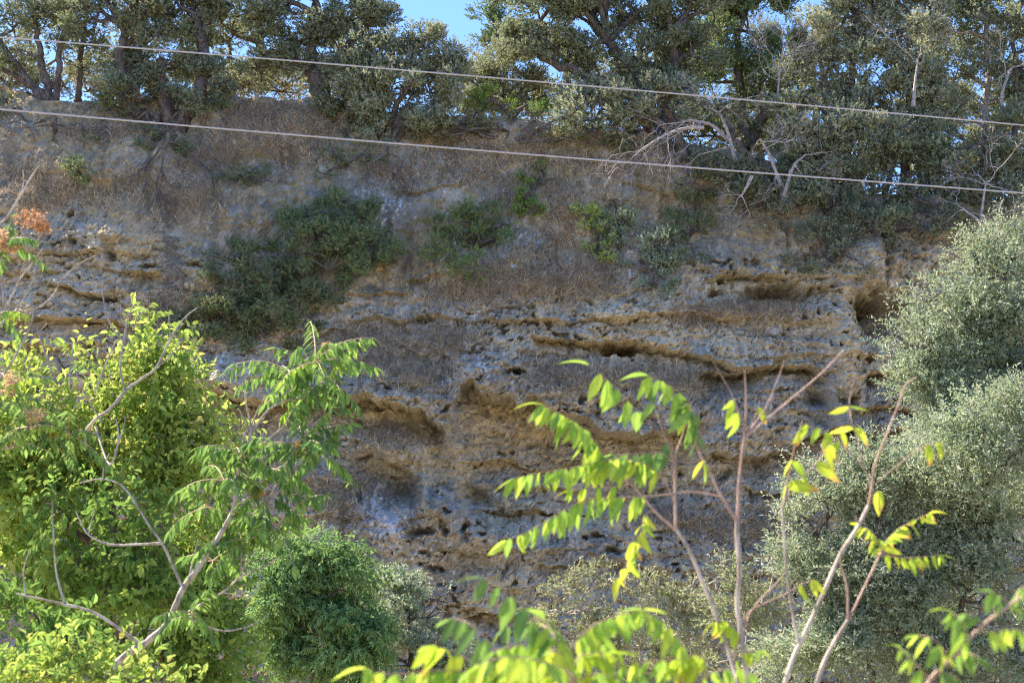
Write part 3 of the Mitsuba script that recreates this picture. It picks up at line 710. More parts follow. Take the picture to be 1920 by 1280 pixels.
for i, (Yb, lab, spec, pal) in enumerate([
        (52.0, 'low dry brown brush on the plateau between the two leftmost oaks', [(190, 160, 26, 18), (220, 150, 22, 16), (165, 172, 20, 12)], OLIVE + DRY),
        (52.4, 'low scrub on the plateau between the broad dark-trunked oak and the short-trunked oak', [(430, 160, 36, 16), (480, 165, 40, 16), (530, 172, 34, 14), (400, 155, 26, 14)], OAK + DRY[:2]),
        (52.2, 'low scrub on the plateau right of the short stout trunk', [(650, 180, 34, 20), (690, 180, 34, 24), (640, 150, 24, 20)], OAK),
        (53.0, 'scrub filling the skyline under the largest oak', [(1080, 235, 40, 20), (1140, 240, 44, 24), (1210, 245, 44, 26), (1290, 250, 44, 30), (1340, 255, 40, 34)], DEEP + OAK),
        (54.0, 'scrub behind the stems of the many-stemmed oak', [(20, 160, 34, 20), (70, 150, 34, 22), (112, 165, 26, 18), (40, 122, 34, 22), (-20, 150, 30, 24)], OAK),
        (54.4, 'scrub along the skyline left of the short stout trunk', [(420, 152, 34, 20), (480, 150, 36, 22), (540, 160, 36, 18), (585, 160, 26, 22), (455, 128, 34, 18), (380, 150, 30, 20), (520, 132, 34, 18)], OAK),
        (54.8, 'scrub along the dip of the skyline behind the low brownish oak', [(905, 190, 30, 22), (960, 195, 34, 22), (1012, 190, 34, 24), (1045, 165, 34, 24), (860, 195, 30, 22)], OAK),
        (55.2, 'scrub between the trunks below the bare grey fan of twigs', [(1345, 200, 34, 28), (1400, 235, 34, 30), (1432, 285, 34, 26), (1372, 260, 34, 26), (1450, 190, 34, 30), (1410, 170, 30, 26)], OAK),
        (55.6, 'scrub along the skyline near the pale-trunked oak', [(1700, 190, 34, 34), (1742, 250, 34, 34), (1895, 300, 36, 34), (1885, 220, 34, 40), (1830, 260, 34, 34), (1905, 380, 34, 24), (1820, 180, 30, 30)], OAK),
        (53.5, 'scrub filling the skyline among the trunks at right', [(1480, 280, 44, 34), (1540, 310, 44, 34), (1620, 330, 44, 30), (1760, 340, 44, 34), (1830, 345, 40, 30), (1560, 260, 40, 30), (1440, 250, 36, 30)], DEEP + OAK)]):
    tree('scrub', lab, 'scrub', Yb, [[(spec[0][0], spec[0][1] + 40), (spec[0][0], spec[0][1])]], 3, spec, OL * 0.9, OW * 0.9, pal, 130 + i, cover=1.5)


# bare grey branches
def bare(name, label, Y, starts, seed, bark='bark_dead', cat='dead branch', stem=None, group=None):
    rng = np.random.default_rng(seed)
    key = thing(name, label, cat, group)
    k = Y / FOCAL
    m = Mesh()
    path = smooth_path([at(q[0], q[1], Y + (q[2] if len(q) > 2 else 0)) for q in stem])
    m.tube(path, np.linspace(4.2, 1.6, len(path)) * k, 7)
    for u, v, du, dv, length, r, lev, droop in starts:
        q = path[np.argmin(np.linalg.norm(path - at(u, v, Y), axis=1))]
        m.tube(wander(rng, q, at(u, v, Y), 0.2, 3), r * k * 0.75, 5)
        dead_twigs(m, rng, at(u, v, Y), np.array([du, 0.25 * rng.normal(), -dv]), length * k * 0.9, r * k * 0.52, lev + (lev < 5), 3, 0.5, 5, 0.4, droop)
    part(key, 'wood', m.ply(bark))
    return key


bare('dead_tree', 'bare grey fan of twigs rising against the dark oaks at upper right', 48.8,
     [(1462, 130, 0.1, -1, 60, 2.6, 5, 0.0), (1460, 140, -0.5, -1, 60, 2.4, 5, 0.0), (1464, 135, 0.5, -1, 60, 2.4, 5, 0.0), (1462, 120, 0.15, -1, 80, 2.4, 5, 0), (1465, 150, 0.8, -0.8, 50, 2.0, 4, 0), (1456, 150, -0.9, -0.9, 45, 1.8, 4, 0)], 201,
     cat='dead tree', stem=[(1470, 330), (1462, 250), (1458, 190), (1462, 130)])
bare('dead_branch', 'grey dead branches fanning left above the cliff edge below the pale oak', 47.4,
     [(1290, 225, -0.9, 0.5, 60, 2.6, 5, 0.03), (1300, 235, -0.8, 0.7, 70, 2.4, 5, 0.03), (1265, 245, -0.9, 0.5, 50, 1.8, 4, 0.03), (1310, 250, -0.6, 0.9, 50, 2.0, 4, 0.03)], 202, stem=[(1365, 262), (1335, 235), (1310, 228), (1290, 225)])
bare('dead_branch', 'pale crooked dead boughs reaching up and right of the gnarled oak', 47.0,
     [(1425, 262, 0.9, 0.1, 50, 2.8, 4, 0.0), (1440, 290, 0.8, 0.7, 50, 2.4, 5, 0.05), (1420, 265, -0.5, 0.9, 30, 2.0, 4, 0.02), (1450, 300, 0.3, 1, 50, 2.0, 4, 0.05), (1430, 280, 0.9, -0.2, 60, 2.0, 4, 0)], 203, stem=[(1465, 350), (1452, 315), (1440, 285), (1425, 262)])
bare('dead_branch', 'tangle of grey dead twigs on the left of the gnarled oak', 47.2,
     [(1310, 290, -0.5, 0.7, 30, 1.8, 4, 0.03), (1320, 200, 0.6, -0.5, 50, 2.2, 4, 0), (1340, 195, -0.5, -0.4, 40, 2.0, 4, 0), (1370, 195, 0.8, -0.2, 40, 2.0, 4, 0), (1330, 215, -0.6, 0.4, 40, 1.8, 4, 0)], 204, stem=[(1378, 300), (1365, 250), (1350, 215), (1335, 205)])
bare('dead_branch', 'small dead bough hanging on the shaded rock below the gnarled oak', 46.6,
     [(1385, 370, -0.6, 0.6, 35, 1.9, 5, 0.03), (1395, 375, 0.3, 0.9, 35, 1.8, 5, 0.03), (1390, 365, -0.9, 0.1, 25, 1.6, 4, 0)], 205, stem=[(1410, 330), (1400, 350), (1390, 368)])
bare('dead_branch', 'spread of grey dead twigs low at the right end of the cliff edge', 46.6,
     [(1850, 345, -0.9, -0.2, 50, 2.2, 5, 0), (1855, 340, 0.7, -0.8, 60, 2.4, 5, 0), (1845, 340, -0.5, -0.9, 45, 2.0, 4, 0), (1860, 350, 0.9, 0.1, 50, 2.2, 4, 0)], 206, stem=[(1835, 440), (1840, 400), (1848, 345)])
bare('dead_branch', 'arching grey dead bough on the rock under the dusky low oak', 46.2,
     [(1800, 395, -0.9, 0.4, 34, 2.0, 4, 0.05), (1805, 390, -0.8, -0.2, 34, 1.8, 4, 0.02), (1815, 400, 0.8, 0.0, 36, 1.8, 4, 0)], 207, stem=[(1850, 450), (1835, 415), (1810, 395)])
bare('dead_branch', 'long grey dead limb trailing down left over the rim beside the fanning dead branches', 46.9,
     [(1215, 275, -.9, .6, 60, 2.4, 5, .03), (1235, 262, -.7, .8, 60, 2.4, 5, .03), (1190, 285, -.8, .3, 40, 2.0, 5, .03), (1255, 250, -.3, .9, 50, 2.0, 5, .03)], 214, stem=[(1320, 240), (1290, 240), (1250, 252), (1200, 282)])
bare('dead_branch', 'thicket of grey dead twigs under the bulging oak at right', 46.8,
     [(1500, 300, .9, .3, 50, 2.2, 5, .02), (1490, 310, .6, .8, 50, 2.2, 5, .03), (1480, 320, -.3, .9, 50, 2.0, 5, .03), (1510, 290, .9, -.2, 50, 2.0, 5, 0)], 215, stem=[(1470, 370), (1478, 340), (1490, 308), (1505, 295)])
bare('dead_branch', 'grey dead twigs sticking up among the leaves of the stepped sunlit oak', 48.0,
     [(1720, 110, .3, -.9, 60, 2.0, 5, 0), (1715, 115, -.4, -.9, 60, 2.0, 5, 0), (1725, 120, .8, -.5, 50, 2.0, 5, 0)], 216, stem=[(1712, 200), (1715, 160), (1720, 118)])
bare('dead_branch', 'whitish dead bough against the sky at the right edge', 49.2,
     [(1900, 125, 0.9, -0.1, 30, 2.2, 4, 0), (1895, 130, -0.7, 0.5, 30, 2.0, 4, 0.02), (1885, 140, -0.3, -0.9, 40, 2.0, 4, 0)], 208, stem=[(1880, 230), (1878, 180), (1895, 128)])


bare('tree_roots', 'dark roots trailing down the earth under the leaning dark-trunked oak', 47.9, [(300, 275, -.5, .8, 60, 5, 5, .05), (320, 275, .4, .9, 60, 5, 5, .05), (310, 280, 0, 1, 80, 5, 5, .05), (330, 268, .9, .4, 60, 4, 4, .05)], 211, bark='bark_dark', cat='tree roots', stem=[(316, 250), (314, 262), (312, 275)])
bare('tree_roots', 'dark roots trailing over the rim under the many-stemmed oak', 48.6, [(90, 235, -.8, .4, 60, 4, 5, .03), (110, 235, .8, .4, 60, 4, 5, .03), (100, 238, .2, 1, 40, 4, 4, .04)], 212, bark='bark_dark', cat='tree roots', stem=[(100, 215), (100, 225), (100, 236)])
bare('tree_roots', 'dark root tangle in the earth below the rounded grey-green oak', 47.6, [(720, 290, -.6, .6, 50, 4, 5, .03), (735, 290, .8, .3, 60, 4, 5, .03), (728, 295, 0, 1, 40, 4, 4, .04)], 213, bark='bark_dark', cat='tree roots', stem=[(724, 270), (726, 280), (728, 292)])

# ------------------------------------------------------------------ shrubs growing on the cliff
def cliff_shrub(name, label, spots, L, W, pal, seed, px=3.0, out=0.15, cat='shrub', leaf='leaf_leathery', group=None, bark='bark_dark', **kw):
    """A shrub rooted in the face: lobes (u, v, half width, half height) standing out from the surface there."""
    rng = np.random.default_rng(seed)
    key = thing(name, label, cat, group)
    lb, m = [], Mesh()
    u0, v0 = np.mean([[q[0], q[1] + q[3] * 0.6] for q in spots], 0)
    root = on_cliff(u0, v0)
    for u, v, a, b in spots:
        c = on_cliff(u, v)
        k = c[1] / FOCAL
        r = np.array([a * k * 1.3, min(0.6 * (a + b) * k, 0.9), b * k * 1.3])
        lb.append((c + np.array([0, -out - 0.4 * r[1], 0]), r))
    kw.setdefault('shape', 'tri')
    v, f, c, twl, kk = crown(rng, lb, L * 0.85, W * 0.85, pal, **kw)
    k = root[1] / FOCAL
    for cen, r in lb:
        path = wander(rng, root + np.array([0, 0.05, 0]), cen, 0.3)
        m.tube(path, np.linspace(px, px * 0.5, len(path)) * k, 5)
    for p0, p1, s in twl:
        m.tube(wander(rng, p0, p1, 0.3, 3), px * (0.35 if s > 0 else 0.16) * k, 3)
    part(key, 'stem', m.ply(bark))
    part(key, 'crown', mikit.ply((v, f), leaf, color=c), kind='stuff')
    return key


SL, SW = 0.075, 0.042
cliff_shrub('shrub', 'large dark green shrub high on the cliff left of centre', [(585, 400, 38, 28), (640, 395, 50, 30), (690, 420, 40, 34), (610, 450, 50, 40), (670, 470, 50, 40), (720, 455, 32, 34), (700, 505, 40, 26), (560, 430, 30, 30), (560, 490, 46, 34), (620, 510, 50, 30)], SL, SW, DEEP, 301, cover=2.3, clump=0.35)
cliff_shrub('shrub', 'widest dark shrub, sprawling below and left of the large dark green shrub', [(400, 560, 46, 46), (450, 540, 50, 46), (510, 560, 54, 54), (560, 590, 44, 40), (430, 610, 54, 44), (500, 630, 50, 36), (390, 630, 30, 30), (500, 490, 50, 30), (560, 530, 44, 30), (450, 490, 40, 26), (600, 560, 30, 24), (360, 590, 26, 36)], SL, SW, DEEP + [(0.16, 0.10, 0.07, 1.5)], 302, cover=2.2, clump=0.38)
cliff_shrub('shrub', 'loose green shrub in the middle of the cliff with reddish tips', [(870, 420, 36, 30), (905, 400, 34, 28), (850, 470, 40, 34), (910, 460, 40, 34), (890, 510, 40, 26), (940, 430, 26, 26), (830, 430, 26, 20)], SL, SW, DEEP + FRESH[:2] + [(0.22, 0.09, 0.05, 0.8)], 303, cover=1.3, clump=0.32, gap=0.4)
cliff_shrub('sapling', 'slender sapling with small clumps of leaves near a sunlit patch of rock', [(1015, 320, 7, 12), (985, 335, 10, 16), (1018, 345, 14, 12), (985, 370, 18, 18), (1000, 400, 18, 14), (975, 395, 14, 14)], SL, SW, FRESH, 304, cat='sapling', cover=1.9, clump=0.16)
cliff_shrub('shrub', 'small bright yellow-green shrub in the right half of the cliff', [(1100, 412, 22, 20), (1125, 410, 16, 18), (1115, 432, 24, 14), (1130, 450, 14, 12), (1115, 475, 16, 16), (1140, 485, 12, 10)], SL, SW, [(0.46, 0.58, 0.16, 3), (0.36, 0.50, 0.13, 2), (0.54, 0.60, 0.24, 1)], 305, cover=2.2, clump=0.2, leaf='leaf_soft')
cliff_shrub('shrub', 'upright silvery shrub touching the small bright yellow-green shrub', [(1150, 378, 9, 14), (1155, 400, 14, 14), (1165, 425, 24, 20), (1185, 415, 12, 14), (1160, 450, 26, 18), (1145, 430, 20, 18)], SL, SW, SILVER, 306, cover=2.3, clump=0.2, gap=0.4)
cliff_shrub('shrub', 'second silvery shrub lower and right of the upright one', [(1225, 440, 16, 16), (1240, 460, 28, 22), (1215, 505, 34, 22), (1245, 500, 24, 20), (1225, 535, 24, 18), (1262, 545, 20, 16), (1255, 480, 18, 18)], SL, SW, SILVER, 307, cover=2.2, clump=0.22, gap=0.42)
cliff_shrub('shrub', 'dark shrub on the shaded rock right of the silvery shrubs', [(1285, 400, 34, 28), (1310, 440, 30, 26), (1275, 440, 24, 22), (1300, 480, 22, 18), (1310, 375, 22, 18)], SL, SW, DEEP, 308, cover=1.4, clump=0.3, gap=0.4)
cliff_shrub('shrub', 'grey-green shrub hanging above the black cave mouth', [(1530, 450, 40, 26), (1560, 470, 34, 30), (1520, 485, 34, 26), (1550, 505, 32, 20), (1590, 450, 30, 24), (1600, 490, 24, 22)], SL, SW, OAK, 309, cover=1.6, clump=0.3, gap=0.39)
cliff_shrub('shrub', 'vivid green broom-like shrub on the cliff edge under the sky gap', [(900, 200, 22, 14), (925, 195, 26, 18), (955, 205, 20, 14), (890, 215, 14, 8), (1015, 215, 16, 12), (1030, 205, 12, 10)], 0.14, 0.025, [(0.20, 0.33, 0.07, 3), (0.14, 0.24, 0.05, 2)], 310, cover=2.0, clump=0.25, up=0.9, leaf='leaf_soft')
cliff_shrub('shrub', 'dark low brush along the cliff edge below the sky gap', [(870, 240, 40, 16), (930, 240, 44, 18), (1000, 235, 44, 18), (1060, 245, 40, 20), (820, 260, 30, 14), (1120, 265, 40, 18), (1190, 275, 40, 18), (1250, 285, 40, 18), (760, 250, 40, 18), (680, 240, 36, 16)], SL, SW, DEEP + DRY[:2], 311, cover=1.4, clump=0.3, gap=0.42)
cliff_shrub('shrub', 'dark brush along the right end of the cliff edge under the oaks', [(1560, 395, 40, 20), (1620, 410, 44, 22), (1690, 415, 44, 20), (1760, 405, 40, 22), (1830, 410, 40, 18), (1480, 370, 40, 22), (1420, 340, 36, 20), (1880, 400, 40, 18)], SL, SW, DEEP + OAK, 317, cover=1.6, clump=0.3, gap=0.40)
cliff_shrub('oak_shrub', 'grey-green oak boughs draping down the rock below the gnarled oak', [(1330, 320, 34, 26), (1370, 350, 34, 30), (1420, 380, 40, 30), (1455, 410, 34, 26), (1300, 350, 24, 22), (1400, 330, 30, 22), (1390, 410, 26, 22), (1480, 380, 34, 28)], SL, SW, OAK, 318, cover=1.7, clump=0.3, gap=0.38, out=0.35)
cliff_shrub('oak_shrub', 'grey-green oak boughs draping over the rim below the dusky low oak', [(1560, 420, 34, 24), (1620, 440, 38, 26), (1670, 430, 40, 28), (1720, 440, 34, 26), (1590, 400, 40, 24), (1780, 430, 34, 22), (1690, 460, 26, 20)], SL, SW, OAK, 319, cover=1.7, clump=0.3, gap=0.38, out=0.35)
cliff_shrub('shrub', 'dark green scrub on the earth slope at upper left', [(145, 320, 24, 14), (165, 340, 26, 12), (140, 310, 16, 10)], SL, SW, DEEP, 312, cover=1.3, clump=0.22, gap=0.40)
cliff_shrub('shrub', 'small dark scrub right of the dark tree roots at upper left', [(470, 330, 34, 12), (440, 340, 24, 10), (490, 345, 20, 9)], SL, SW, DEEP, 313, cover=1.3, clump=0.22, gap=0.40)
cliff_shrub('shrub', 'green wisps on the slope under the rounded grey-green oak', [(625, 290, 20, 16), (640, 310, 16, 14), (610, 330, 16, 10), (700, 300, 24, 14)], SL, SW, DEEP, 314, cover=1.1, clump=0.22, gap=0.42)
cliff_shrub('shrub', 'faint green scrub at the left edge of the cliff top', [(15, 190, 18, 16), (5, 215, 14, 16), (170, 265, 16, 8)], SL, SW, DEEP, 315, cover=1.3, clump=0.22, gap=0.40)
cliff_shrub('shrub', 'dark evergreen clump at the foot of the leaning oak trunk', [(290, 265, 34, 16), (320, 275, 28, 16), (270, 250, 24, 12), (395, 200, 28, 22), (240, 215, 22, 12)], SL, SW, DEEP, 316, cover=1.3, clump=0.25, gap=0.40)


# ------------------------------------------------------------------ dry grass and brush on the ledges
def dry_patch(name, label, spots, seed, n, length=(0.10, 0.36), width=0.0065, cat='dry grass', pal=DRY, twig=0.5, hang=0.0):
    rng = np.random.default_rng(seed)
    V, F, C = [], [], []
    per = max(1, int(1.5 * n) // len(spots))
    for u, v, a, b in spots:
        g = rng.normal(size=(per, 2)) * 0.5
        uu, vv = u + g[:, 0] * a, v + g[:, 1] * b
        clump = meshkit.noise(np.stack([uu / 9, vv / 6, uu * 0], -1), seed) > 0.40
        uu, vv = uu[clump], vv[clump]
        P = np.array([at(x, y, 46.0) for x, y in zip(uu, vv)])
        for _ in range(10):
            Y = cliff_y(P[:, 0], P[:, 2])
            Y = 0.5 * P[:, 1] + 0.5 * Y
            P = EYE + (P - EYE) * ((Y - EYE[1]) / (P[:, 1] - EYE[1]))[:, None]
        N = len(P)
        d = nrm(rng.normal(size=(N, 3)) * np.array([0.75, 0.5, 0.4]) + np.array([0, -0.25, 0.75 - 1.6 * hang]))
        L = rng.uniform(*length, N)[:, None]
        s = nrm(np.cross(d, np.array([0, 1.0, 0.2]) + 0.5 * rng.normal(size=(N, 3))))
        bend = rng.normal(size=(N, 3)) * 0.25 + np.array([0, -0.1, -0.18])
        mid, tip = P + d * L * 0.55, P + d * L + bend * L
        w = width * (0.6 + 0.8 * rng.random((N, 1)))
        V.append(np.stack([P - s * w, P + s * w, mid + s * w * 0.8, mid - s * w * 0.8, tip], 1).reshape(-1, 3))
        F.append((np.array([[0, 1, 2], [0, 2, 3], [3, 2, 4]])[None] + (np.arange(N) * 5)[:, None, None]).reshape(-1, 3))
        C.append(np.repeat(palette_pick(rng, pal, N, 0.2), 5, 0))
    off = np.cumsum([0] + [len(x) for x in V[:-1]])
    key = numbered(name)
    scene[key] = mikit.ply((np.vstack(V), np.vstack([f + o for f, o in zip(F, off)])), 'dry_stalk', color=np.vstack(C))
    labels[key] = {'label': label, 'category': cat, 'kind': 'stuff'}


GREYDRY = [(0.38, 0.34, 0.25, 3), (0.28, 0.25, 0.185, 2), (0.56, 0.51, 0.39, 2), (0.20, 0.175, 0.13, 2)]
dry_patch('dry_grass', 'dry brown grass on the slope in the middle of the cliff', [(1000, 500, 90, 46), (960, 530, 110, 40), (1050, 540, 110, 34), (1110, 520, 60, 40), (880, 550, 90, 26)], 401, 16000)
dry_patch('dry_grass', 'greyish dry brush on the ledge above the left overhang', [(740, 650, 70, 40), (800, 660, 80, 44), (720, 690, 60, 30), (850, 640, 50, 26), (780, 710, 70, 22), (660, 640, 40, 30)], 402, 16000, pal=GREYDRY)
dry_patch('dry_grass', 'dry brush hanging over the grey rim at the centre of the cliff', [(1050, 695, 80, 20), (1130, 715, 80, 24), (1220, 710, 70, 22), (1060, 720, 60, 20), (1290, 720, 50, 18)], 403, 10000, pal=GREYDRY)
dry_patch('dry_grass', 'tawny grass on the earth slope under the oak with the short stout trunk', [(450, 220, 70, 26), (520, 220, 80, 30), (580, 240, 50, 26), (470, 270, 90, 30), (560, 290, 80, 34), (400, 300, 60, 30)], 404, 14000)
dry_patch('dry_grass', 'dry grass on the shelf below the black cave mouth', [(1400, 580, 60, 20), (1460, 585, 50, 22), (1330, 590, 70, 20), (1290, 600, 40, 18)], 405, 7000)
dry_patch('dry_grass', 'thin dry brush scattered over the earth slope at upper left', [(60, 330, 60, 30), (130, 370, 70, 26), (250, 350, 80, 40), (330, 390, 50, 40), (380, 380, 50, 40), (60, 370, 40, 26), (200, 250, 80, 24)], 406, 11000, pal=GREYDRY)
dry_patch('hanging_brush', 'grey tangle of dead vine hanging down the rock right of the left ledges', [(318, 450, 16, 22), (325, 490, 18, 26), (330, 530, 18, 26), (300, 560, 30, 30), (290, 610, 26, 30)], 407, 3500, (0.2, 0.5), 0.006, cat='dead vine', pal=GREYDRY, hang=0.9)
dry_patch('dry_grass', 'grey dry scrub on the dark rib at lower left of the rock face', [(600, 920, 60, 40), (660, 900, 50, 30), (560, 900, 40, 40), (640, 960, 40, 30), (730, 820, 40, 24)], 408, 9000, pal=GREYDRY)
dry_patch('dry_grass', 'dry brush at the foot of the rock behind the right-hand sapling', [(1330, 990, 70, 30), (1420, 990, 60, 30), (1260, 970, 50, 20)], 409, 6000, pal=GREYDRY)

dry_patch('dry_grass', 'brown litter and dry stalks along the top of the earth slope below the sky gap', [(860, 280, 80, 24), (960, 290, 80, 26), (1060, 300, 70, 26), (740, 320, 80, 26), (1160, 310, 60, 22), (900, 330, 90, 24)], 410, 9000)
dry_patch('dry_grass', 'dry stalks on the sunlit patch beside the slender sapling', [(1050, 360, 40, 26), (1070, 400, 40, 26), (1060, 440, 40, 30), (960, 380, 50, 30)], 411, 4500)
# ------------------------------------------------------------------ shrubs and trees in the gully, in front of the cliff
tree('round_tree', 'dense round green tree with drooping leaf tiers at bottom left of centre', 'tree', 27.0, [[(590, 1290), (590, 1200), (590, 1120)]], 10,
     [(585, 1035, 40, 24), (555, 1060, 46, 32), (615, 1058, 46, 34), (640, 1105, 46, 44), (560, 1110, 60, 46), (600, 1150, 70, 50), (650, 1190, 54, 56), (560, 1180, 50, 50), (600, 1240, 80, 60), (680, 1260, 44, 50), (520, 1130, 40, 40)],
     0.095, 0.038, [(0.20, 0.34, 0.125, 3), (0.27, 0.42, 0.15, 2), (0.14, 0.26, 0.10, 2.5), (0.35, 0.46, 0.16, .8)], 501, base_on_ground=True, cover=2.8, clump=0.42, droop=0.55, up=0.1, leaf='leaf_soft', gap=0.33, depth=0.8)
tree('olive_tree', 'grey-green shrubby tree peeping out above the dense round green tree', 'tree', 30.0, [[(695, 1290), (692, 1150), (690, 1080)]], 5,
     [(690, 1040, 24, 22), (670, 1060, 36, 26), (700, 1075, 28, 30), (690, 1120, 40, 34)], 0.065, 0.03, SILVER, 502, base_on_ground=True, cover=2.2, clump=0.3)
tree('olive_tree', 'rounded silvery tree right of the dense round green tree', 'tree', 28.5, [[(775, 1290), (772, 1220), (765, 1150)]], 7,
     [(735, 1095, 18, 16), (770, 1100, 42, 26), (815, 1130, 30, 34), (740, 1130, 46, 38), (790, 1160, 50, 40), (740, 1190, 50, 44), (800, 1210, 44, 40), (760, 1250, 66, 40), (850, 1230, 44, 40), (880, 1270, 60, 36), (820, 1270, 50, 40)],
     0.062, 0.034, SILVER, 503, base_on_ground=True, cover=2.3, clump=0.34, gap=0.38)
tree('shrub', 'thin olive shrub with grey stems at the bottom centre against the rock', 'shrub', 31.0, [[(1180, 1300), (1150, 1200), (1090, 1120), (1078, 1062)], [(1200, 1300), (1205, 1180), (1195, 1080)], [(1240, 1300), (1260, 1150), (1300, 1090)], [(1230, 1300), (1230, 1180), (1240, 1100)]], 3,
     [(1090, 1110, 50, 34), (1060, 1150, 50, 36), (1140, 1090, 44, 34), (1150, 1150, 60, 40), (1230, 1110, 46, 36), (1260, 1150, 50, 40), (1290, 1100, 36, 30), (1100, 1210, 70, 40), (1200, 1210, 70, 44), (1290, 1200, 60, 50), (1050, 1260, 80, 40), (1200, 1265, 90, 40)],
     0.055, 0.034, [(0.31, 0.345, 0.20, 3), (0.25, 0.285, 0.15, 2), (0.40, 0.43, 0.28, 1)], 504, base_on_ground=True, cover=2.0, clump=0.42, gap=0.40, bark='bark_pale')
tree('shrub', 'thin olive shrub between the pale sapling stem and the big silver bush', 'shrub', 29.0, [[(1400, 1300), (1400, 1180), (1390, 1080)], [(1430, 1300), (1440, 1150), (1450, 1060)]], 3,
     [(1360, 1090, 34, 36), (1400, 1110, 50, 40), (1450, 1060, 30, 36), (1430, 1130, 44, 44), (1370, 1170, 54, 44), (1440, 1200, 54, 50), (1390, 1250, 70, 44), (1350, 1060, 20, 20)],
     0.058, 0.034, [(0.31, 0.355, 0.20, 3), (0.25, 0.295, 0.15, 2), (0.40, 0.44, 0.28, 1)], 505, base_on_ground=True, cover=1.8, clump=0.4, gap=0.39, bark='bark_pale')
tree('willowy_tree', 'tall silver-green tree rising along the right edge', 'tree', 22.0, [[(1880, 1300), (1860, 1000), (1850, 800), (1860, 600)], [(1860, 900), (1790, 780), (1760, 680)]], 9,
     [(1890, 480, 50, 44), (1850, 540, 44, 40), (1800, 600, 50, 44), (1880, 600, 70, 60), (1760, 640, 46, 40), (1840, 680, 80, 54), (1770, 690, 54, 40), (1900, 720, 70, 70), (1790, 760, 54, 50), (1860, 800, 80, 60), (1780, 840, 50, 50), (1900, 880, 60, 60), (1960, 560, 60, 100), (1960, 800, 60, 120), (1740, 610, 24, 22), (1900, 430, 24, 18), (1900, 960, 80, 60), (1850, 900, 60, 50), (1920, 800, 60, 60), (1800, 920, 50, 40),
      (1718, 598, 20, 16), (1702, 655, 20, 18), (1785, 545, 22, 18), (1835, 490, 20, 18), (1870, 452, 18, 16), (1738, 838, 22, 22), (1745, 720, 20, 20), (1752, 560, 16, 12), (1728, 680, 20, 18)],
     0.066, 0.025, SILVER, 506, leaf='leaf_glossy', base_on_ground=True, cover=2.0, clump=0.42, run=4.5, gap=0.38, depth=0.8)
tree('willowy_tree', 'broad silver-green bush filling the lower right corner', 'bush', 20.0, [[(1720, 1300), (1700, 1180), (1680, 1050)], [(1780, 1300), (1800, 1150), (1820, 1000)], [(1640, 1300), (1590, 1180), (1560, 1080)]], 8,
     [(1640, 890, 40, 30), (1570, 930, 50, 36), (1700, 900, 60, 40), (1620, 970, 60, 44), (1720, 980, 80, 54), (1550, 1010, 50, 44), (1820, 970, 80, 60), (1520, 1060, 44, 44), (1620, 1070, 80, 60), (1750, 1090, 90, 64), (1880, 1080, 80, 70), (1540, 1140, 60, 54), (1660, 1180, 90, 64), (1800, 1200, 90, 64), (1900, 1200, 70, 70), (1560, 1240, 90, 60), (1700, 1270, 100, 50), (1850, 1290, 100, 50), (1960, 1050, 60, 120), (1500, 1200, 40, 50), (1700, 930, 60, 40), (1600, 1130, 60, 50), (1700, 1120, 70, 50), (1820, 1110, 70, 50), (1740, 1180, 70, 50),
      (1905, 1020, 70, 60), (1880, 1120, 70, 60), (1925, 1200, 60, 60), (1860, 1060, 60, 50), (1940, 960, 60, 60), (1880, 870, 70, 60, -1), (1800, 870, 60, 44, -.8), (1930, 790, 60, 60, -1), (1840, 800, 50, 44, -1), (1760, 900, 50, 40, -.5), (1500, 985, 22, 18), (1535, 905, 20, 16), (1632, 858, 18, 14), (1482, 1050, 20, 20), (1510, 940, 16, 14), (1600, 890, 22, 16), (1475, 1110, 18, 18), (1590, 868, 14, 10)],
     0.062, 0.024, SILVER, 507, leaf='leaf_glossy', base_on_ground=True, cover=1.9, clump=0.40, run=4.5, gap=0.38, depth=0.7)
tree('privet_tree', 'glowing yellow-green leafy tree filling the left foreground', 'tree', 12.6, [[(230, 1320), (225, 1200), (215, 1050), (205, 900), (200, 780)], [(235, 1250), (300, 1080), (330, 900)], [(222, 1150), (120, 980), (90, 850)]], 10,
     [(200, 620, 36, 26), (150, 640, 44, 30), (250, 625, 30, 30), (120, 690, 60, 40), (220, 690, 70, 50), (280, 700, 40, 40), (60, 720, 46, 40), (330, 740, 46, 36), (170, 770, 90, 60), (270, 790, 80, 60), (70, 810, 80, 60), (370, 790, 36, 30), (398, 815, 20, 22), (330, 850, 70, 54), (200, 880, 100, 64), (80, 910, 90, 64), (300, 940, 80, 54), (40, 980, 70, 50), (-40, 850, 50, 140)],
     0.070, 0.034, LIME, 508, leaf='leaf_thin', base_on_ground=True, cover=2.9, clump=0.30, run=4.0, shape='long', gap=0.36, droop=0.3, up=0.3, depth=0.8, per=7, leaf_parts=300, limb_px=3)
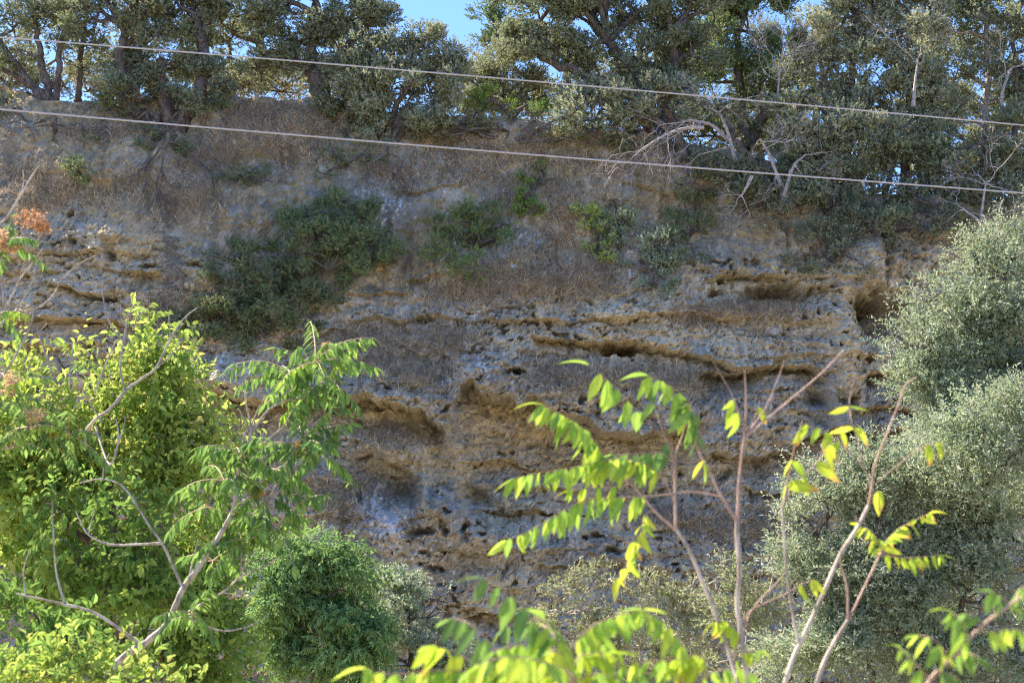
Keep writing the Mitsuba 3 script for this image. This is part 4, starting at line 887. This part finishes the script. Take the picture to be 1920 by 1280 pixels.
tree('bramble_shrub', 'tall dark green thicket under the glowing yellow-green tree', 'shrub', 13.2, [[(300, 1330), (310, 1200), (320, 1080)], [(180, 1330), (170, 1200), (160, 1060)]], 5,
     [(170, 1000, 100, 60), (400, 1000, 60, 60), (320, 1060, 90, 60), (200, 1100, 110, 60), (70, 1090, 90, 60), (400, 1100, 60, 60), (400, 1190, 56, 60), (310, 1180, 90, 60), (410, 900, 36, 46), (400, 1270, 60, 50), (320, 1270, 80, 50), (180, 1190, 100, 50), (60, 1010, 60, 40), (215, 960, 60, 40, -1.3), (230, 1040, 60, 44, -1.3), (200, 1120, 70, 44, -1.3), (270, 1090, 50, 40, -1.3), (150, 1060, 50, 40, -1.3), (310, 1000, 44, 36, -1.3), (330, 1130, 50, 44, -1.2), (110, 960, 50, 40, -1.3)],
     0.068, 0.036, GREEN + LIME[1:3], 511, leaf='leaf_glossy', base_on_ground=True, cover=2.3, clump=0.27, shape='long', gap=0.37, droop=0.4, up=0.2, depth=0.8, per=7, leaf_parts=300, limb_px=3)
tree('privet_shrub', 'low yellow-green hedge-like shrub along the bottom left edge', 'shrub', 9.0, [[(110, 1330), (120, 1290)], [(240, 1330), (240, 1290)]], 5,
     [(40, 1260, 60, 26), (130, 1262, 70, 24), (220, 1268, 60, 22), (300, 1285, 40, 16), (160, 1220, 40, 22), (-30, 1260, 50, 30)],
     0.055, 0.03, LIME + GREEN[:2], 509, leaf='leaf_thin', base_on_ground=True, cover=2.2, clump=0.16, shape='long', gap=0.36, per=7, leaf_parts=150, limb_px=3)
tree('bramble_shrub', 'deep green shrub in shade at the lower left corner above the hedge-like shrub', 'shrub', 10.6, [[(60, 1330), (70, 1250), (80, 1200)]], 5,
     [(50, 1190, 60, 36), (130, 1200, 60, 30), (20, 1140, 50, 30), (230, 1210, 50, 26), (60, 1230, 60, 30)],
     0.065, 0.036, GREEN, 510, leaf='leaf_soft', base_on_ground=True, cover=2.0, clump=0.2, shape='long', gap=0.36, per=7, leaf_parts=150, limb_px=3)

# ------------------------------------------------------------------ power lines
for lab, (v0, v1, vm), Yl, r in [('upper of the two pale cables strung across the view', (70, 235, 149), 16.0, 0.0080), ('lower of the two pale cables strung across the view', (205, 362, 287), 15.6, 0.0082)]:
    a, b, c = at(0, v0, Yl), at(1920, v1, Yl + 1.5), at(960, vm, Yl + 0.72)
    t = np.linspace(-3.0, 4.0, 160)
    q = a[None] * (2 * (t - 0.5) * (t - 1))[:, None] + c[None] * (4 * t * (1 - t))[:, None] + b[None] * (2 * t * (t - 0.5))[:, None]
    m = Mesh()
    m.tube(q, r, 8)
    key = numbered('power_line')
    scene[key] = m.ply('cable_metal', smooth=True)
    labels[key] = {'label': lab, 'category': 'power line', 'group': 'pair of power lines crossing in front of the cliff'}


# ------------------------------------------------------------------ trees of heaven: stems and pinnate leaves
def leaflet_mesh(rng, colour, tip=None, curl=0.18, wave=0.1):
    """One lance-shaped leaflet of unit length along +x, upper side +z, with a raised pair of halves and a drooping tip."""
    n = 7
    t = np.linspace(0, 1, n)
    w = 0.195 * np.sin(np.pi * np.clip(t * 0.93 + 0.05, 0, 1)) ** 0.75 * (1.15 - 0.55 * t)
    w[0], w[-1] = 0.012, 0.0
    z = -curl * t ** 2
    rows = []
    for s in (-1, -0.55, 0, 0.55, 1):
        lift = 0.30 * abs(s) * w - 0.10 * (s ** 2) * w
        rows.append(np.stack([t - 0.02 * abs(s), s * w * (1 + wave * 0.3 * rng.normal(size=n) * (abs(s) == 1)), z + lift + wave * 0.05 * rng.normal(size=n) * (abs(s) == 1)], -1))
    V = np.array(rows).reshape(-1, 3)
    i, j = np.meshgrid(np.arange(4), np.arange(n - 1), indexing='ij')
    a = i * n + j
    f = np.vstack([np.stack([a, a + 1, a + n + 1], -1).reshape(-1, 3), np.stack([a, a + n + 1, a + n], -1).reshape(-1, 3)])
    c = np.broadcast_to(np.asarray(colour, float), (len(V), 3)) * (1 + 0.06 * rng.normal(size=(len(V), 1)))
    c = c.reshape(5, n, 3).copy()
    c[2] *= 1.22                                                                 # the paler midrib
    if tip is not None:
        c[:, 5:] = tip
        c[(0, 4), 4] = tip
    return V, f, np.clip(c.reshape(-1, 3), 0.01, 0.8)


_lr = np.random.default_rng(7)
LEAFLETS = {}
for nm, cols in {
        'green': [((0.16, 0.29, 0.075), None), ((0.21, 0.36, 0.085), None), ((0.12, 0.22, 0.07), None)],
        'lime': [((0.34, 0.50, 0.075), None), ((0.42, 0.56, 0.08), None), ((0.28, 0.45, 0.075), None), ((0.22, 0.38, 0.075), None)],
        'yellow': [((0.42, 0.55, 0.06), (0.50, 0.32, 0.09)), ((0.38, 0.54, 0.06), None), ((0.47, 0.56, 0.07), None), ((0.33, 0.50, 0.065), None)],
        'dark': [((0.085, 0.17, 0.05), None), ((0.11, 0.20, 0.05), None), ((0.14, 0.25, 0.05), None)]}.items():
    LEAFLETS[nm] = []
    for col, tp in cols:
        for cu in (0.12, 0.42):
            LEAFLETS[nm].append(mikit.ply(leaflet_mesh(_lr, col, tp, cu)[:2], 'leaf_glossy', smooth=True, color=leaflet_mesh(_lr, col, tp, cu)[2]))
LEAFLET_ARR = {nm: [leaflet_mesh(_lr, col, None, 0.18) for col in cols] for nm, cols in {'green': [(0.16, 0.29, 0.075), (0.22, 0.37, 0.09), (0.11, 0.21, 0.07)]}.items()}


def frame(p, d, n, L, Wk=1.0):
    s = nrm(np.cross(n, d))
    n = np.cross(d, s)
    m = np.eye(4)
    m[:3, 0], m[:3, 1], m[:3, 2], m[:3, 3] = d * L, s * L * Wk, n * L, p
    return m


def leaflet_places(rng, path, pairs, L, t0=0.25, hang=0.8, spread=0.55, fwd=0.3, drop=0.0, taper=0.35, end=True, Wk=1.0):
    """Matrices of the leaflets in pairs along the stalk of a pinnate leaf, and one at its end."""
    seg = np.r_[0, np.cumsum(np.linalg.norm(np.diff(path, axis=0), axis=1))]
    seg /= seg[-1]
    tang = nrm(np.gradient(path, axis=0))
    out = []
    for i in range(pairs):
        t = t0 + (0.985 - t0) * (i / max(pairs - 1, 1))
        for sgn in (-1, 1):
            if rng.random() < drop:
                continue
            tt = np.clip(t + rng.normal() * 0.01, 0, 1)
            p = np.array([np.interp(tt, seg, path[:, k]) for k in range(3)])
            d = nrm(np.array([np.interp(tt, seg, tang[:, k]) for k in range(3)]))
            side = nrm(np.cross(d, [0, 0, 1.0])) * sgn
            up = nrm(np.cross(side * sgn, d))
            q = nrm(side * spread + np.array([0, 0, -hang]) + d * fwd + 0.17 * rng.normal(size=3))
            nn = nrm(up * 0.6 + side * 0.75 * hang + 0.40 * rng.normal(size=3))
            size = L * (1 - taper * abs(t - 0.45) * 1.3) * (0.75 + 0.45 * rng.random())
            out.append(frame(p, q, nn, size, Wk * (0.85 + 0.3 * rng.random())))
    if end:
        out.append(frame(path[-1], nrm(tang[-1] + [0, 0, -0.3 * hang]), nrm(np.cross(np.cross(tang[-1], [0, 0, 1.0]), tang[-1]) + 0.2 * rng.normal(size=3)), L * 0.9))
    return out


def frond(key, rng, path, radius, kind, pairs, L, bark='bark_rosy', name='compound_leaf', **kw):
    m = Mesh()
    m.tube(path, np.linspace(radius, radius * 0.4, len(path)), 5)
    k = part(key, name, m.ply(bark, smooth=True))
    for M in leaflet_places(rng, path, pairs, L, **kw):
        part(k, 'leaflet', {**LEAFLETS[kind][rng.integers(len(LEAFLETS[kind]))], 'to_world': T(M)})
    return k


def px_path(pts, Y, bulge=0.0):
    n = len(pts)
    return smooth_path([at(q[0], q[1], Y + (q[2] if len(q) > 2 else 0.0) + bulge * math.sin(math.pi * i / max(n - 1, 1))) for i, q in enumerate(pts)])


def stem_mesh(rng, Y, lines, knob=0.06, thin=1.0):
    m = Mesh()
    k = Y / FOCAL
    for pts, r0, r1 in lines:
        path = px_path(pts, Y)
        r = np.linspace(r0, r1, len(path)) * k * thin * (1 + knob * rng.normal(size=len(path)))
        m.tube(path, r, 8)
    return m


def sapling_right():
    rng = np.random.default_rng(11)
    Y = 5.2
    key = thing('tree_of_heaven', 'sparse young tree with rosy grey stems and yellow-green feathery leaves, right foreground', 'sapling')
    # three stems rising from the ground
    g = at(1400, 1280, Y)
    lines = [([(1418, 1560, .3), (1410, 1400, .1), (1402, 1290), (1390, 1190), (1382, 1130), (1387, 1070), (1382, 1005), (1383, 975)], 9, 8),
             ([(1400, 1560, .3), (1392, 1330), (1372, 1240), (1345, 1160), (1315, 1085), (1292, 1030), (1268, 992)], 8, 6),
             ([(1440, 1560, .3), (1455, 1400, .1), (1470, 1290), (1486, 1235), (1500, 1205), (1540, 1120), (1575, 1040), (1608, 988), (1628, 948)], 8, 6.5),
             ([(1460, 1560, .3), (1500, 1400, .1), (1528, 1290), (1552, 1225), (1590, 1162)], 8, 7),
             ([(1498, 1208), (1485, 1140), (1474, 1060), (1470, 1000), (1466, 950)], 5, 4.5)]
    part(key, 'stem', stem_mesh(rng, Y, lines, thin=0.52).ply('bark_pale', smooth=True))
    rosy = [([(1383, 978), (1386, 900), (1392, 845), (1396, 815), (1399, 750), (1396, 692)], 6, 1.8), ([(1383, 978), (1362, 945), (1345, 915), (1330, 882), (1312, 850), (1302, 818)], 6.5, 2.5),
            ([(1350, 930), (1310, 922), (1278, 922)], 4, 2), ([(1268, 994), (1232, 962), (1200, 925), (1182, 905)], 5, 3), ([(1267, 994), (1266, 940), (1265, 880), (1268, 848), (1280, 815), (1290, 780)], 5, 2),
            ([(1396, 820), (1430, 792), (1490, 742), (1545, 695), (1583, 655)], 4, 1.8), ([(1399, 815), (1435, 765), (1455, 720), (1471, 676)], 2.4, 1.2), ([(1392, 790), (1370, 735), (1336, 676)], 2.0, 1.0),
            ([(1628, 950), (1636, 905), (1640, 872), (1658, 825), (1682, 765), (1698, 722), (1720, 706)], 5.5, 1.6), ([(1466, 955), (1472, 930), (1480, 880), (1492, 830), (1504, 790)], 4, 1.2),
            ([(1590, 1162), (1588, 1100), (1574, 1052)], 4.5, 3.5), ([(1592, 1160), (1612, 1118), (1635, 1070), (1652, 1035)], 4.5, 3.5), ([(1610, 985), (1604, 965)], 3, 1.5),
            ([(1372, 1240), (1388, 1190), (1412, 1140), (1450, 1098), (1476, 1070)], 4, 1.2), ([(1618, 868), (1606, 820), (1592, 768), (1598, 724)], 2.2, 1.2)]
    part(key, 'shoot', stem_mesh(rng, Y, rosy, thin=0.52).ply('bark_rosy', smooth=True), label='rosy young shoots at the ends of the grey stems')
    k = Y / FOCAL
    F = [([(1180, 905), (1160, 890), (1135, 860), (1118, 832), (1092, 802), (1055, 778), (1016, 758)], 'lime', 13, 48, dict(t0=0.28)),
         ([(1264, 944), (1252, 912), (1232, 886), (1200, 866), (1150, 860), (1110, 868), (1050, 880), (1000, 888), (962, 898)], 'lime', 18, 42, dict(t0=0.22)),
         ([(1276, 922), (1228, 929), (1150, 933), (1108, 934), (1068, 950), (1030, 972), (985, 998), (950, 1012)], 'lime', 15, 44, dict(t0=0.20)),
         ([(1268, 846), (1240, 815), (1205, 780), (1165, 738), (1132, 706), (1103, 684)], 'lime', 6, 54, dict(t0=0.45, drop=0.25)),
         ([(1290, 782), (1300, 770), (1282, 742), (1250, 720), (1215, 704)], 'lime', 6, 50, dict(t0=0.1)),
         ([(1302, 820), (1306, 800), (1300, 775), (1285, 755)], 'green', 4, 52, dict(t0=0.1)),
         ([(1266, 880), (1255, 840), (1240, 800), (1226, 756)], 'green', 2, 44, dict(t0=0.4, drop=0.3)),
         ([(1230, 960), (1214, 962), (1200, 1000), (1184, 1040), (1162, 1082)], 'yellow', 8, 44, dict(t0=0.15, hang=0.35, spread=0.9)),
         ([(1182, 906), (1150, 912), (1105, 915), (1070, 918)], 'yellow', 4, 34, dict(t0=0.3)),
         ([(1265, 870), (1240, 850), (1200, 850), (1150, 852)], 'green', 5, 46, dict(t0=0.3, drop=0.2)),
         ([(1330, 880), (1325, 870), (1316, 862)], 'yellow', 1, 34, dict(t0=0.8, end=False, drop=0.3)),
         ([(1395, 812), (1386, 780), (1374, 750)], 'yellow', 2, 46, dict(t0=0.6, drop=0.1, end=False)),
         ([(1402, 808), (1418, 775), (1424, 752)], 'yellow', 1, 40, dict(t0=0.8, end=False, drop=0.3)),
         ([(1634, 905), (1612, 868), (1570, 826), (1545, 806), (1510, 794)], 'yellow', 4, 46, dict(t0=0.55, drop=0.2, end=False)),
         ([(1474, 935), (1500, 900), (1535, 862), (1560, 828), (1582, 806)], 'yellow', 4, 46, dict(t0=0.3, drop=0.2, end=False)),
         ([(1474, 930), (1480, 890), (1486, 862)], 'yellow', 2, 54, dict(t0=0.3, end=False, spread=0.7)),
         ([(1606, 820), (1597, 790), (1592, 762)], 'yellow', 2, 48, dict(t0=0.3, end=False, spread=1.0, hang=0.45)),
         ([(1642, 905), (1690, 866), (1728, 838), (1762, 826)], 'yellow', 2, 44, dict(t0=0.85, end=False, hang=1.0, spread=0.25)),
         ([(1634, 930), (1642, 922), (1650, 920)], 'yellow', 1, 46, dict(t0=0.9, end=False, hang=0.8, spread=0.8)),
         ([(1652, 1036), (1664, 1010), (1695, 985), (1742, 962)], 'yellow', 9, 30, dict(t0=0.1, hang=0.4, spread=0.7)),
         ([(1652, 1036), (1680, 1044), (1720, 1044), (1764, 1040)], 'yellow', 8, 26, dict(t0=0.1)),
         ([(1652, 1034), (1646, 1012), (1632, 995), (1614, 985)], 'yellow', 7, 26, dict(t0=0.1, hang=0.5)),
         ([(1388, 1168), (1410, 1142), (1470, 1114), (1500, 1096), (1524, 1086)], 'yellow', 2, 38, dict(t0=0.85, end=False, hang=1.0, spread=0.2)),
         ([(1386, 1190), (1376, 1178), (1360, 1164), (1342, 1166)], 'yellow', 5, 34, dict(t0=0.2)),
         ([(1378, 1245), (1395, 1222), (1425, 1218)], 'lime', 4, 30, dict(t0=0.2))]
    for pts, kind, pairs, L, kw in F:
        path = px_path(pts, Y, rng.normal() * 0.03)
        frond(key, rng, path, 1.3 * k, kind, pairs, L * 1.2 * k, **{'spread': 0.42, **kw})
    return key


sapling_right()


def spray(label, Y, stem, fronds, seed, name='tree_of_heaven'):
    rng = np.random.default_rng(seed)
    key = thing(name, label, 'sapling')
    k = Y / FOCAL
    part(key, 'stem', stem_mesh(rng, Y, stem, thin=0.7).ply('bark_rosy', smooth=True))
    for pts, kind, pairs, L, kw in fronds:
        frond(key, rng, px_path(pts, Y, rng.normal() * 0.04), 1.6 * k, kind, pairs, L * 1.18 * k, **{'spread': 0.45, **kw})
    return key


spray('blurred leafy shoot of yellow-green leaflets nearest the camera at the bottom centre', 3.6,
      [([(1100, 1760), (1090, 1400), (1078, 1300), (1072, 1255), (1060, 1225)], 7, 5), ([(1078, 1300), (1000, 1300), (925, 1268), (880, 1238)], 4, 3), ([(1090, 1400), (1000, 1360), (880, 1320), (700, 1300)], 3, 2.5), ([(1090, 1400), (1290, 1300), (1320, 1250), (1322, 1232)], 4, 2)],
      [([(880, 1300), (880, 1262), (830, 1256), (790, 1258), (735, 1264), (688, 1252)], 'lime', 8, 62, dict(t0=0.15)),
       ([(926, 1270), (880, 1238), (845, 1220), (816, 1210)], 'yellow', 4, 62, dict(t0=0.3, drop=0.2)),
       ([(1000, 1300), (950, 1260), (925, 1215), (900, 1185), (872, 1164), (848, 1160)], 'green', 7, 56, dict(t0=0.2)),
       ([(1060, 1225), (1020, 1190), (985, 1142), (945, 1104), (905, 1084)], 'green', 6, 52, dict(t0=0.25)),
       ([(1060, 1228), (1010, 1210), (960, 1210), (925, 1222)], 'lime', 5, 74, dict(t0=0.2)),
       ([(1062, 1230), (1040, 1190), (1020, 1160)], 'lime', 3, 70, dict(t0=0.4, hang=0.5)),
       ([(1064, 1230), (1090, 1190), (1120, 1168), (1160, 1152), (1205, 1142)], 'lime', 9, 46, dict(t0=0.25)),
       ([(1290, 1250), (1278, 1205), (1250, 1170), (1206, 1144)], 'lime', 7, 44, dict(t0=0.15)),
       ([(1066, 1240), (1100, 1226), (1140, 1222)], 'yellow', 3, 60, dict(t0=0.4, hang=0.4)),
       ([(1322, 1234), (1270, 1236), (1200, 1240), (1160, 1246), (1125, 1262)], 'lime', 8, 44, dict(t0=0.15)),
       ([(1322, 1236), (1310, 1228), (1290, 1228), (1272, 1236)], 'yellow', 4, 50, dict(t0=0.1)),
       ([(1076, 1262), (1030, 1248), (985, 1268)], 'lime', 4, 64, dict(t0=0.2)),
       ([(1078, 1275), (1120, 1262), (1170, 1276)], 'lime', 4, 56, dict(t0=0.2)),
       ([(1300, 1290), (1330, 1262), (1380, 1252), (1410, 1262)], 'lime', 5, 40, dict(t0=0.2)),
       ([(1062, 1226), (1036, 1222), (1008, 1236)], 'yellow', 3, 60, dict(t0=0.4)),
       ([(1075, 1262, -.2), (1000, 1235, -.3), (940, 1232, -.4), (890, 1250, -.4)], 'lime', 7, 56, dict(t0=0.2)),
       ([(1062, 1230, .2), (1030, 1180, .3), (990, 1165, .4), (950, 1175, .4)], 'green', 6, 46, dict(t0=0.25)),
       ([(1078, 1290, -.1), (1040, 1270, -.2), (985, 1262, -.3)], 'yellow', 4, 60, dict(t0=0.2)),
       ([(1080, 1285, .1), (1150, 1262, .2), (1220, 1262, .2), (1270, 1276, .2)], 'green', 7, 46, dict(t0=0.2)),
       ([(1072, 1255, .2), (1100, 1215, .3), (1125, 1205, .3), (1150, 1215, .3)], 'lime', 5, 46, dict(t0=0.25)),
       ([(1000, 1300, 0), (960, 1272, 0), (900, 1262, 0), (850, 1275, 0)], 'lime', 7, 56, dict(t0=0.15))], 12)
spray('blurred leafy shoot slanting up from the lower right corner', 3.4,
      [([(1650, 1700), (1700, 1400), (1738, 1284), (1790, 1228), (1838, 1176), (1890, 1136), (1960, 1090)], 6, 4)],
      [([(1745, 1275), (1720, 1246), (1700, 1226), (1690, 1215)], 'lime', 3, 34, dict(t0=0.3)),
       ([(1775, 1240), (1765, 1212), (1745, 1196), (1722, 1190)], 'lime', 4, 40, dict(t0=0.2)),
       ([(1800, 1215), (1812, 1190), (1800, 1160), (1784, 1146)], 'lime', 4, 44, dict(t0=0.2)),
       ([(1838, 1176), (1860, 1182), (1895, 1178), (1930, 1182)], 'lime', 4, 42, dict(t0=0.2)),
       ([(1890, 1138), (1880, 1118), (1860, 1108)], 'green', 3, 44, dict(t0=0.2)),
       ([(1905, 1128), (1910, 1106), (1925, 1096)], 'green', 3, 50, dict(t0=0.2)),
       ([(1760, 1260), (1780, 1262), (1800, 1276)], 'green', 3, 44, dict(t0=0.2)),
       ([(1842, 1172), (1828, 1150), (1810, 1150)], 'green', 3, 40, dict(t0=0.3)),
       ([(1790, 1230), (1812, 1222), (1835, 1232)], 'green', 3, 42, dict(t0=0.3))], 13)


def cluster_fronds(rng, c, n, length, elev=(-0.35, 1.05)):
    """Stalk paths of n pinnate leaves radiating from c and drooping."""
    out = []
    a0 = rng.random() * 6.28
    for i in range(n):
        az = a0 + i * 2.399 + 0.2 * rng.normal()
        e = rng.uniform(*elev)
        d = np.array([math.cos(az) * math.cos(e), math.sin(az) * math.cos(e) * 0.8, math.sin(e)])
        L = length * (0.7 + 0.5 * rng.random())
        p, pts = np.array(c, float), [np.array(c, float)]
        for s in range(7):
            d = nrm(d + np.array([0, 0, -0.13]) + 0.04 * rng.normal(size=3))
            p = p + d * L / 7
            pts.append(p)
        out.append(np.array(pts))
    return out


def heaven_tree(label, Y, stem, clusters, seeds, seed, parts_most=290, Lpx=31, frond_px=108):
    """A larger tree of heaven: the leaflets that show largest are parts, the rest one part."""
    rng = np.random.default_rng(seed)
    key = thing('tree_of_heaven', label, 'tree')
    k = Y / FOCAL
    part(key, 'stem', stem_mesh(rng, Y, stem, 0.08, 0.64).ply('bark_pale', smooth=True))
    rest, used, rach = Mesh(), 0, Mesh()
    for u, v, n, dy, *more in clusters:
        c = at(u, v, Y + dy)
        scale = more[0] if more else 1.0
        paths = sorted(cluster_fronds(rng, c, n, frond_px * k * scale), key=lambda p: p[-1, 1])
        for path in paths:
            pairs = int(rng.integers(7, 11))
            if used + 2 * pairs + 1 <= parts_most and path[-1, 1] <= c[1]:
                frond(key, rng, path, 1.1 * k, 'green' if rng.random() < 0.75 else 'lime', pairs, Lpx * k, t0=0.22, spread=0.75, hang=0.75, Wk=0.8, drop=0.06)
                used += 2 * pairs + 1
            else:
                rach.tube(path, np.linspace(1.1, 0.5, len(path)) * k, 4)
                for M in leaflet_places(rng, path, pairs, Lpx * k, t0=0.22, spread=0.75, hang=0.75, Wk=0.8, drop=0.06):
                    V, f, c3 = LEAFLET_ARR['green'][rng.integers(3)]
                    rest.add(V @ M[:3, :3].T + M[:3, 3], f, c3)
    if rest.v:
        part(key, 'leaf_stalks', rach.ply('bark_rosy'), kind='stuff')
        part(key, 'foliage', rest.ply('leaf_glossy', smooth=True), kind='stuff')
    for u, v, a, b, dy, pal in seeds:
        c, r = at(u, v, Y + dy), np.array([a * k, 0.5 * (a + b) * k, b * k])
        N = 260
        p = c + nrm(rng.normal(size=(N, 3))) * r * rng.random((N, 1)) ** 0.4
        d = nrm(rng.normal(size=(N, 3)) + np.array([0, 0, -0.4]))
        vv, ff, kk = leaf_arrays(p, d, nrm(rng.normal(size=(N, 3))), 7 * k, 3.2 * k, 0.1)
        part(key, 'seed_cluster', mikit.ply((vv, ff), 'leaf_soft', color=np.repeat(palette_pick(rng, pal, N), kk, 0)), label='hanging bunch of papery reddish seeds')
    return key


RUST = [(0.50, 0.29, 0.14, 3), (0.43, 0.22, 0.11, 2), (0.57, 0.40, 0.22, 1)]
PINK = [(0.62, 0.38, 0.26, 3), (0.60, 0.46, 0.25, 2), (0.50, 0.48, 0.20, 1.5)]
GOLD = [(0.50, 0.38, 0.10, 3), (0.45, 0.25, 0.10, 2), (0.36, 0.38, 0.10, 1.5)]
heaven_tree('curved pale grey trunk with dark green feathery leaves in front of the glowing tree', 10.2,
            [([(120, 1420, .2), (190, 1290), (225, 1236), (275, 1203), (315, 1165), (342, 1105), (375, 1060), (420, 990), (440, 945), (443, 900), (452, 868), (470, 845)], 12, 5),
             ([(466, 850), (468, 820), (486, 790), (502, 770), (520, 752), (562, 712), (590, 690)], 4.5, 2), ([(504, 768), (530, 752), (565, 745), (605, 722), (612, 700)], 3, 1.6), ([(466, 850), (470, 800), (462, 760), (455, 708)], 3.4, 1.8),
             ([(470, 800), (485, 765), (500, 738)], 2.6, 1.4), ([(464, 808), (455, 780), (446, 764)], 2, 1.2), ([(452, 868), (458, 820), (470, 790)], 3, 2), ([(478, 862), (490, 835), (530, 800), (548, 768), (552, 752)], 2.6, 1.2),
             ([(440, 945), (470, 930), (500, 892), (540, 868), (580, 848), (628, 828)], 4, 1.6), ([(482, 960), (505, 938), (530, 912), (535, 890)], 2.6, 1.4), ([(440, 955), (480, 960), (520, 905), (535, 880), (560, 860)], 3.2, 1.6),
             ([(345, 1108), (322, 1055), (305, 1020), (280, 985), (255, 945), (228, 910), (190, 898), (150, 905)], 4.5, 1.8), ([(192, 900), (196, 870), (205, 850)], 2.4, 1.2), ([(305, 1018), (260, 1020), (205, 1020), (166, 1002), (150, 975), (142, 958)], 4, 1.6),
             ([(166, 1002), (172, 975), (178, 955)], 2, 1.2), ([(352, 1148), (385, 1128), (420, 1108), (452, 1080), (490, 1065), (520, 1045)], 4, 1.6), ([(420, 1110), (460, 1118), (482, 1105), (492, 1060), (500, 1030)], 2.6, 1.4), ([(450, 1085), (452, 1050), (455, 1030)], 2, 1.2),
             ([(350, 1155), (378, 1170), (420, 1182), (470, 1172), (505, 1150)], 3, 1.4), ([(352, 1092), (362, 1050), (372, 1010)], 3, 1.8), ([(265, 1208), (180, 1150), (110, 1130), (30, 1112)], 5, 2.5), ([(120, 1128), (105, 1070), (100, 1000), (98, 940)], 3.4, 1.8), ([(48, 1116), (44, 1070), (55, 1030)], 2.4, 1.4)],
            [(592, 678, 10, -.1, 1.0), (545, 700, 9, 0), (612, 715, 9, .1), (580, 735, 6, .1, .8), (565, 835, 10, -.1), (600, 850, 6, 0, .8), (450, 850, 8, -.1, .9), (520, 880, 5, .1, .8), (420, 900, 6, 0, .8), (500, 930, 5, 0, .9), (520, 985, 6, -.1, .9), (440, 1000, 6, .1, .8), (400, 1050, 5, .1, .7), (360, 1150, 5, -.1, .7), (470, 1010, 5, 0, .8), (390, 950, 5, .1, .7)],
            [(612, 650, 9, 8, 0, PINK), (600, 660, 7, 6, 0, GOLD), (562, 838, 12, 14, -.1, GOLD), (480, 925, 14, 12, 0, GOLD)], 21)
heaven_tree('left edge tree with forked bare grey twigs, feathery leaves and rusty seed bunches', 8.6,
            [([(-260, 1500, 0), (-200, 1100), (-120, 800), (-50, 620), (-20, 560)], 10, 5), ([(-20, 560), (-8, 440), (15, 405), (42, 360), (60, 330), (74, 310)], 4, 2.2), ([(40, 362), (44, 340), (43, 318)], 2.4, 1.6),
             ([(-20, 640), (10, 598), (40, 585), (75, 575), (100, 552), (116, 522)], 3.6, 2), ([(116, 522), (140, 500), (165, 485), (182, 478)], 1.3, .7), ([(116, 524), (150, 495), (178, 480)], 1.2, .7), ([(116, 528), (150, 528), (190, 533)], 1.1, .6),
             ([(-15, 600), (5, 585), (22, 555), (38, 522), (60, 495), (80, 466)], 3.2, 2), ([(28, 585), (45, 560), (62, 525), (66, 505)], 2.4, 1.4), ([(-40, 760), (15, 690), (35, 655), (50, 630), (60, 600), (63, 572)], 4, 2.2), ([(46, 635), (54, 612), (50, 598)], 2.4, 1.5),
             ([(5, 590), (6, 560), (2, 525)], 3, 2), ([(98, 700), (80, 650), (68, 610)], 2.4, 1.6), ([(72, 622), (80, 615), (88, 607)], 1.8, 1.2), ([(-10, 440), (30, 418), (78, 405)], 1.2, .7), ([(-10, 450), (60, 436), (110, 432), (127, 412)], 1.2, .6),
             ([(-60, 860), (0, 826), (50, 805)], 4, 2)],
            [(8, 455, 8, -.1, .8), (5, 700, 3, 0, .8), (-5, 590, 4, 0, .7), (12, 735, 7, -.2, 1.0), (60, 800, 9, -.2, 1.0), (130, 815, 7, -.2, .9), (20, 840, 5, -.2, .9)],
            [(55, 408, 34, 20, 0, RUST), (78, 425, 20, 14, 0, RUST), (4, 450, 14, 22, -.1, PINK), (20, 462, 20, 12, -.1, PINK), (22, 718, 18, 24, -.2, PINK), (65, 778, 26, 14, -.2, PINK), (100, 805, 12, 12, -.2, GOLD)], 22, Lpx=24, frond_px=95)


def dead_front():
    rng = np.random.default_rng(31)
    Y = 11.0
    key = thing('dead_sapling', 'leafless grey tree whose forked limbs poke out of the top of the glowing tree', 'dead tree')
    lines = [([(215, 1420, 2.4), (210, 1200, 2.4), (190, 950, 2.2), (160, 830, 1.2), (175, 790, .2), (205, 768), (236, 732), (268, 708), (292, 690), (312, 650), (332, 615), (350, 592), (370, 577)], 8, 1.8),
             ([(292, 690), (318, 668), (338, 640)], 2.4, 1.4), ([(320, 638), (318, 610), (315, 585)], 2.2, 1.3), ([(330, 620), (345, 605), (352, 590)], 1.8, 1.2), ([(234, 734), (226, 690), (232, 640), (240, 595), (250, 572)], 3.6, 1.8),
             ([(236, 610), (228, 600), (226, 570)], 1.8, 1.2), ([(178, 735), (195, 690), (212, 650), (222, 635)], 3, 1.6), ([(232, 640), (214, 620), (200, 590), (194, 560), (190, 540)], 3, 1.8), ([(250, 620), (258, 590), (266, 575)], 2.2, 1.4), ([(258, 598), (268, 585), (272, 580)], 1.8, 1.1),
             ([(190, 790), (160, 740), (140, 690), (135, 640)], 2.6, 1.4), ([(130, 720), (132, 690), (128, 660)], 2.2, 1.3), ([(215, 860), (222, 820), (218, 785)], 3, 2), ([(222, 830), (232, 800), (235, 780)], 2.2, 1.4), ([(178, 800, .4), (205, 870, .1), (222, 830)], 3, 2.4)]
    part(key, 'stem', stem_mesh(rng, Y, lines, 0.09, 0.58).ply('bark_dead', smooth=True))


dead_front()
